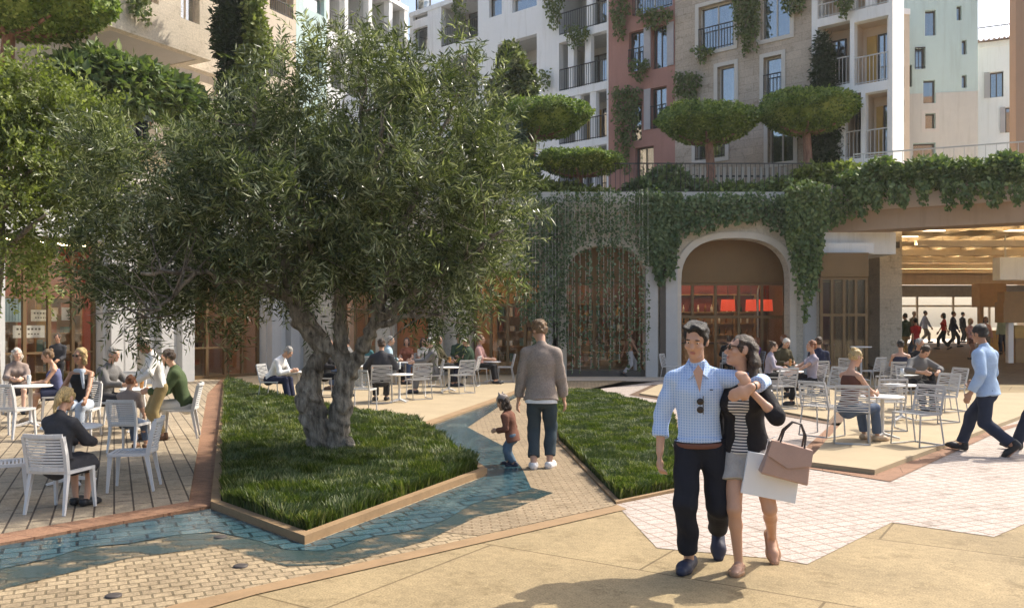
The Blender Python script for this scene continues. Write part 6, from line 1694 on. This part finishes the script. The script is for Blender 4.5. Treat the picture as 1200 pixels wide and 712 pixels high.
ch['garment']('knitted_hat', [ch['hsx'](q_) for q_ in (ell(hc + Hm @ np.array([0, .015, .045]), (.094, .112, .10), Hm), cap(hc + Hm @ np.array([-.06, .02, .11]), hc + Hm @ np.array([-.075, .02, .18]), .032, .008), cap(hc + Hm @ np.array([.06, .02, .11]), hc + Hm @ np.array([.075, .02, .18]), .032, .008))], mat('grey_knit', (.30, .26, .24), .9, .3, 40, .5), planes=[(hc + Hm @ np.array([0, 0, .015]), Hm @ np.array([0, -.35, -1]))], wob=0)
rx_, ry_ = G(1157, 532)
BLZ = cloth('light_blue_blazer', (.36, .48, .66)); DJ = cloth('dark_blue_jeans', (.028, .036, .06))
wk = person('striding man in a light blue blazer and dark jeans, seen from behind at the right', (rx_, ry_, 0), R(222), 1.80,
    pose(WALK, hip=.90, lean=5, twist=-8, feet=dict(L=(.08, .34, .17), R=(-.08, -.36, .10)), fpitch=dict(L=40, R=-8), hands=dict(L=(.30, -.10, .86), R=(-.10, -.18, .98)), pole=dict(L=(.4, 1, 0), R=(-1, .6, 0)), head=(-10, 4, 0)),
    (BLZ, 'jacket', 1.95, .10), (DJ, 'trousers', 1.93, .010), ('black', 'boot'), ('black', 'short'), SKIN2, .010)
ex_, ey_ = G(1226, 530)
person('walker mostly cut off by the right edge, only a dark shoe showing', (ex_, ey_, 0), R(215), 1.78, pose(WALK, feet=dict(L=(.08, -.36, .10), R=(-.08, .36, .17)), fpitch=dict(L=-8, R=40)), (cloth('slate_shirt', (.12, .13, .16)), 'shirt', 1.9, .05), (DJ, 'trousers', 1.93, .01), ('black', 'boot'), ('brown', 'short'), SKIN, .014)

# ---------------------------------------------------------------- seated and standing guests
def seat(key): x, y, z, rz, s = SEATS[key]; return (x, y, z), rz
C = cloth
def sit(key, label, H, top, bottom, shoes, hair, skin=SKIN, fem=False, **kw):
    loc, rz = seat(key); ps = kw.pop('ps', {}); vox = kw.pop('vox', .016)
    return person(label, loc, rz + R(kw.pop('turn', 0)), H, pose(SIT, **ps), top, bottom, shoes, hair, skin, vox, fem, **kw)
BLK = C('black_cloth', (.018, .018, .02)); CHAR = C('charcoal_cloth', (.045, .045, .05)); GRY = C('grey_cloth', (.16, .155, .15)); NVY = C('navy_cloth', (.025, .03, .06)); OLV = C('olive_brown_cloth', (.07, .058, .03)); DGR = C('dark_green_cloth', (.035, .06, .035)); KHK = C('khaki_cloth', (.33, .25, .12)); WHT = C('white_cloth', (.74, .73, .70)); LDN = C('light_denim', (.42, .47, .54)); JEA = C('mid_denim', (.09, .12, .18)); LIL = C('lilac_grey_cloth', (.36, .32, .36)); PNK = C('pink_cloth', (.55, .32, .28)); RDC = C('red_cloth', (.38, .03, .03)); BRN = C('brown_cloth', (.12, .05, .035)); SLB = C('slate_blue_cloth', (.12, .13, .24)); PUR = C('purple_cloth', (.18, .06, .28)); TAUP = C('taupe_cloth', (.28, .22, .19))
cross = dict(feet=dict(L=(.02, -.42, .085), R=(-.10, -.36, .30)), fpitch=dict(L=0, R=25))
sit('suitwoman', 'blonde woman in a charcoal jacket sitting with her back to us at the near left', 1.46, (CHAR, 'jacket', 1.95, -.06), (CHAR, 'skirt', .95), ('black', 'low'), ('blonde', 'pony'), fem=True, vox=.011, ps=dict(lean=6, head=(0, 18, 0), hands=dict(L=(.10, -.42, .74), R=(-.12, -.42, .74)), feet=dict(L=(.03, -.30, .085), R=(-.14, -.26, .085))))
sit('boy', 'red haired boy in a taupe top on a white chair, seen from behind', 1.22, (TAUP, 'tee', .9, 0), (JEA, 'trousers', 1.8), ('brown', 'low'), ('red', 'short'), vox=.012, ps=dict(hip=.66, lean=4, head=(0, 8, 0)))
sg_ = sit('sunglass', 'blonde woman in sunglasses and a black strappy top facing us', 1.74, (BLK, 'tank', 0, .02), (LDN, 'trousers', 1.9), ('tan', 'low'), ('blonde', 'bob'), SKIN2, True, vox=.012, ps=dict(lean=2, head=(-25, 0, 0), hands=dict(L=(.22, -.38, .66), R=(-.26, -.20, .62)))); shades(sg_)
sg_['garment']('pale_scarf', [cap(sg_['Lp']((-.06, -.07, .53)), sg_['Lp']((.06, -.08, .52)), .035, .035), cap(sg_['Lp']((.05, -.12, .50)), sg_['Lp']((.09, -.16, .26)), .03, .02)], LDN, wob=.001)
sit('blue', 'brown haired woman in a slate blue sleeveless top at the far left table', 1.66, (SLB, 'tank', 0, .02), (NVY, 'skirt', .8), ('tan', 'low'), ('light_brown', 'bun'), fem=True, vox=.013, ps=dict(lean=14, head=(-10, 0, 0), hands=dict(L=(.10, -.44, .74), R=(-.16, -.42, .74)), **cross))
sit('whitehair', 'white haired woman with a pale scarf at the far left table', 1.62, (TAUP, 'jacket', 1.9, .02), (CHAR, 'skirt', .9), ('black', 'low'), ('white', 'long'), SKIN3, True, vox=.013, ps=dict(lean=8, head=(10, 0, 0), hands=dict(L=(.10, -.42, .76), R=(-.10, -.42, .76))))
sit('waist', 'man in a grey waistcoat over pink sleeves, seated left of the standing man in khaki', 1.74, (GRY, 'shirt', 1.9, .02), (CHAR, 'trousers', 1.9), ('black', 'low'), ('grey', 'short'), vox=.014, ps=dict(lean=12, hands=dict(L=(.12, -.44, .76), R=(-.12, -.44, .76))))
sit('green', 'man in a green sweater sitting behind the standing man in khaki', 1.76, (C('moss_green_knit', (.07, .10, .045)), 'jacket', 1.95, .04), (WHT, 'trousers', 1.9), ('brown', 'low'), ('brown', 'short'), vox=.013, ps=dict(lean=16, hands=dict(L=(.12, -.44, .74), R=(-.12, -.44, .74))))
x, y = G(188, 517); person('man in a white shirt and khaki trousers bending over the boy\'s table', (x, y, 0), R(-60), 1.60, pose(STAND, hip=.92, lean=16, head=(0, 18, 0), hands=dict(L=(.20, -.40, 1.02), R=(-.22, -.38, 1.05)), pole=dict(L=(1, .5, 0), R=(-1, .5, 0))), (WHT, 'shirt', 1.9, .02), (KHK, 'trousers', 1.9, .01), ('brown', 'boot'), ('white', 'short'), SKIN2, .012, z=Z1)
x, y = G(68, 462); person('man in a dark shirt standing before the left shop window', (x, y, 0), R(8), 1.50, pose(STAND, head=(0, 8, 0), hands=dict(L=(.12, -.28, 1.02), R=(-.14, -.28, 1.0))), (CHAR, 'shirt', 1.9, .05), (BLK, 'trousers', 1.95), ('black', 'low'), ('brown', 'short'), SKIN2, .015, z=Z1)
# behind the olive
sit('whiteshirt', 'man in a white shirt bent forward, left of the olive trunk', 1.74, (WHT, 'shirt', 1.9, .03), (NVY, 'trousers', 1.9), ('black', 'low'), ('grey', 'short'), ps=dict(lean=32, head=(0, 10, 0), hands=dict(L=(.10, -.5, .72), R=(-.1, -.5, .72))))
sit('trunkman', 'man in a dark jacket seen between the twin trunks of the olive', 1.78, (BLK, 'jacket', 1.9, .03), (BLK, 'trousers', 1.9), ('black', 'low'), ('light_brown', 'short'), SKIN2, ps=dict(lean=4))
sit('darksuit', 'man in a dark suit seen from behind, right of the olive trunk', 1.80, (CHAR, 'jacket', 1.9, .08), (CHAR, 'trousers', 1.9), ('black', 'low'), ('brown', 'short'), build=1.05, ps=dict(lean=2, hands=dict(L=(.26, -.32, .76), R=(-.26, -.32, .76))))
sit('whiteman', 'white haired man in a grey coat facing left at the table with the bottle', 1.78, (GRY, 'jacket', 1.9, .22), (GRY, 'trousers', 1.9), ('black', 'low'), ('white', 'short'), SKIN3, ps=dict(lean=6, hands=dict(L=(.12, -.46, .80), R=(-.12, -.46, .80))))
sit('oliveman', 'dark haired man in an olive jacket facing right, behind the white haired man', 1.80, (OLV, 'jacket', 1.9, .04), (BLK, 'trousers', 1.9), ('black', 'low'), ('brown', 'short'), SKIN2, ps=dict(lean=-2))
sit('greenman', 'man in a dark green jacket turned away to the left', 1.76, (DGR, 'jacket', 1.9, .06), (NVY, 'trousers', 1.9), ('black', 'low'), ('brown', 'short'), ps=dict(lean=10))
sit('pinkman', 'man in a pink shirt facing right at the last table of the row', 1.80, (PNK, 'shirt', 1.0, .03), (BLK, 'trousers', 1.9), ('black', 'low'), ('light_brown', 'short'), ps=dict(lean=2))
sit('door1', 'woman in a rust top facing us at the table before the orange door', 1.68, (C('rust_cloth', (.26, .09, .05)), 'tee', .6, .03), (JEA, 'trousers', 1.9), ('black', 'low'), ('brown', 'bob'), SKIN, True)
sit('door2', 'man in a pale blue shirt at the left of the table before the orange door', 1.78, (C('pale_blue_shirt', (.40, .52, .58)), 'shirt', 1.9, .03), (BLK, 'trousers', 1.9), ('black', 'low'), ('grey', 'short'), SKIN, ps=dict(lean=8))
sit('door3', 'woman in a cream top before the pilaster, right of the orange door', 1.66, (C('cream_cloth', (.6, .54, .44)), 'tee', .9, .03), (BRN, 'trousers', 1.9), ('tan', 'low'), ('brown', 'long'), SKIN, True)
sit('behind1', 'man in a grey jumper facing left, just behind the right trunk of the olive', 1.78, (GRY, 'jacket', 1.9, .04), (JEA, 'trousers', 1.9), ('brown', 'low'), ('black', 'short'), SKIN2, ps=dict(lean=8))
sit('behind2', 'person in a teal top seen from behind, before the shopfront right of the trunk', 1.70, (C('teal_cloth', (.06, .16, .17)), 'tee', .9, .03), (BLK, 'trousers', 1.9), ('black', 'low'), ('light_brown', 'bun'), SKIN, True)
sit('backman', 'small figure in dark green at the back, before the stone pilaster', 1.78, (DGR, 'shirt', 1.9, .03), (BLK, 'trousers', 1.9), ('black', 'low'), ('red', 'short'), SKIN2)
x, y = G(738, 441); person('slim woman in pale jeans walking past the ivy screened arch with a dark bag', (x, y, 0), R(100), 1.68, pose(WALK, head=(10, 0, 0)), (C('bare_tan_top', (.42, .22, .13)), 'tank', 0, .03), (C('pale_grey_jeans', (.46, .45, .46)), 'trousers', 1.9), ('black', 'low'), ('red', 'long'), SKIN2, .016, True)
# right terraces
sit('brownwoman', 'fair haired woman in a brown top and jeans on the front platform', 1.72, (BRN, 'tank', 0, .03), (JEA, 'trousers', 1.9), ('tan', 'low'), ('blonde', 'bun'), SKIN, True, vox=.013, turn=-40, ps=dict(lean=6, head=(-10, 18, 0), hands=dict(L=(.12, -.44, .72), R=(-.12, -.40, .74))))
sit('bowed', 'man in a grey shirt and flat cap bowed over his table on the front platform', 1.78, (GRY, 'shirt', 1.55, .03), (BLK, 'trousers', 1.9), ('black', 'low'), ('brown', 'short'), vox=.013, ps=dict(lean=26, head=(0, 22, 0), hands=dict(L=(.20, -.46, .76), R=(-.16, -.46, .76)), pole=dict(L=(1, .2, -.2), R=(-1, .2, -.2))))
sit('navyvest', 'dark haired person in a navy vest seen from behind, by the hall entrance', 1.74, (NVY, 'tank', 0, .03), (BLK, 'trousers', 1.9), ('black', 'low'), ('black', 'short'))
sit('blacktee', 'man in a black tee with tanned arms facing us, by the hall entrance', 1.78, (BLK, 'tee', .8, .03), (BLK, 'trousers', 1.9), ('black', 'low'), ('grey', 'short'), SKIN2, ps=dict(lean=6, head=(15, 6, 0)))
sit('lilac', 'woman in a lilac grey top sitting crossed legged, facing left', 1.74, (LIL, 'tee', .5, .03), (BLK, 'trousers', 1.9), ('black', 'low'), ('red', 'short'), SKIN, True, vox=.014, ps=dict(lean=-2, hands=dict(L=(.12, -.42, .72), R=(-.12, -.42, .72)), **cross))
sit('navyshirt', 'man in a navy shirt seen from behind, beyond the woman in lilac', 1.80, (NVY, 'shirt', 1.9, .03), (BLK, 'trousers', 1.9), ('black', 'low'), ('brown', 'short'))
sit('brownjacket', 'man with pale cap hair in a brown jacket, facing us behind the couple', 1.76, (OLV, 'jacket', 1.9, .04), (BLK, 'trousers', 1.9), ('black', 'low'), ('white', 'short'), ps=dict(lean=12, head=(0, 20, 0)))
sit('greywoman', 'dark haired woman in a pale grey top just right of the couple\'s heads', 1.66, (LIL, 'shirt', 1.9, .03), (BLK, 'trousers', 1.9), ('black', 'low'), ('brown', 'bun'), SKIN, True, ps=dict(lean=8))
sit('archdark', 'person in black seen from behind inside the right arch', 1.74, (BLK, 'jacket', 1.9, .05), (BLK, 'trousers', 1.9), ('black', 'low'), ('brown', 'short'))
sit('purple', 'person in a purple top with a red scarf inside the right arch', 1.66, (PUR, 'shirt', 1.9, .03), (NVY, 'trousers', 1.9), ('black', 'low'), ('red', 'bob'), SKIN2, True)
sit('redface', 'man in a long black coat leaning at the right jamb of the arch', 1.80, (BLK, 'jacket', 1.9, .1), (BLK, 'trousers', 1.9), ('black', 'low'), ('red', 'short'), SKIN2)
# on the left terrace above
dk = structure('raised_deck', MB().prism(ccw([tuple(Vector((-11.9, 25.2)) + Vector((.48, .877)) * a + Vector((-.877, .48)) * b_) for a, b_ in ((-1.2, -.2), (2.2, -.2), (2.2, 1.2), (-1.2, 1.2))]), 6.28, 7.25), SMOOTH)
person('person in a pale blue shirt among the plants of the upper left terrace', (P(166, 0, 26.6)[0], 26.6, 7.25), R(30), 1.72, STAND, (C('pale_blue_shirt', (.40, .52, .58)), 'shirt', 1.9, .03), (NVY, 'trousers', 1.9), ('black', 'low'), ('red', 'short'), SKIN, .018)
# visitors inside the market hall
def zf(y): return .01 + (y - 25.5) / 20.5 * .74 if y < 46 else .76
for lab, px, Y, rz, H, kw in (
    ('man in a dark green coat standing by the hall pillar', 1061, 37, 200, 1.82, dict(top=(DGR, 'jacket', 1.9, .1), bottom=(KHK, 'trousers', 1.9), hair=('black', 'short'))),
    ('visitor in a red shirt and jeans walking into the hall', 1073, 34, 190, 1.72, dict(top=(RDC, 'tee', .8, .04), bottom=(JEA, 'trousers', 1.9), hair=('black', 'short'))),
    ('visitor in grey behind the red shirt in the hall', 1071, 44, 20, 1.76, dict(top=(GRY, 'jacket', 1.9, .1), bottom=(JEA, 'trousers', 1.9), hair=('grey', 'short'))),
    ('visitor in a slate blue coat striding near the bright end of the hall', 1084, 47, 80, 1.78, dict(top=(C('slate_blue_coat', (.22, .26, .40)), 'jacket', 1.9, .1), bottom=(GRY, 'trousers', 1.9), hair=('black', 'short'))),
    ('woman in black and red striding in the middle of the hall', 1106, 41, 240, 1.76, dict(top=(RDC, 'tee', .9, .1), bottom=(BLK, 'trousers', 1.9), hair=('black', 'bob'), fem=True)),
    ('man in a navy jacket walking beside the woman in black and red', 1117, 43, 60, 1.80, dict(top=(NVY, 'jacket', 1.9, .1), bottom=(CHAR, 'trousers', 1.9), hair=('black', 'short'))),
    ('dark figure far back, between the navy jacket and the floral blouse', 1128, 48, 90, 1.70, dict(top=(BLK, 'jacket', 1.9, .1), bottom=(BLK, 'trousers', 1.9), hair=('black', 'short'))),
    ('woman in a pink floral blouse and dark shorts in the hall', 1137, 35, 30, 1.66, dict(top=(mat('pink_floral_print', (.60, .36, .36), .8, .5, 14), 'shirt', .8, .05), bottom=(BRN, 'shorts', .5), hair=('blonde', 'bob'), fem=True)),
    ('visitor in a pale top partly hidden behind the blue blazer', 1155, 36, 330, 1.70, dict(top=(PNK, 'shirt', 1.9, .05), bottom=(GRY, 'trousers', 1.9), hair=('brown', 'bob'), fem=True)),
    ('visitor in pale green beside the timber stall', 1176, 38, 320, 1.76, dict(top=(C('pale_green_shirt', (.30, .38, .30)), 'shirt', 1.9, .05), bottom=(NVY, 'trousers', 1.9), hair=('black', 'short')))):
    x = (px - CX) / F * Y
    person(lab, (x, Y, zf(Y)), R(rz), H, pose(WALK) if 'strid' in lab or 'walk' in lab else pose(STAND), kw['top'], kw['bottom'], ('black', 'low'), kw['hair'], SKIN2, .02, kw.get('fem', False), group='visitors inside the market hall')
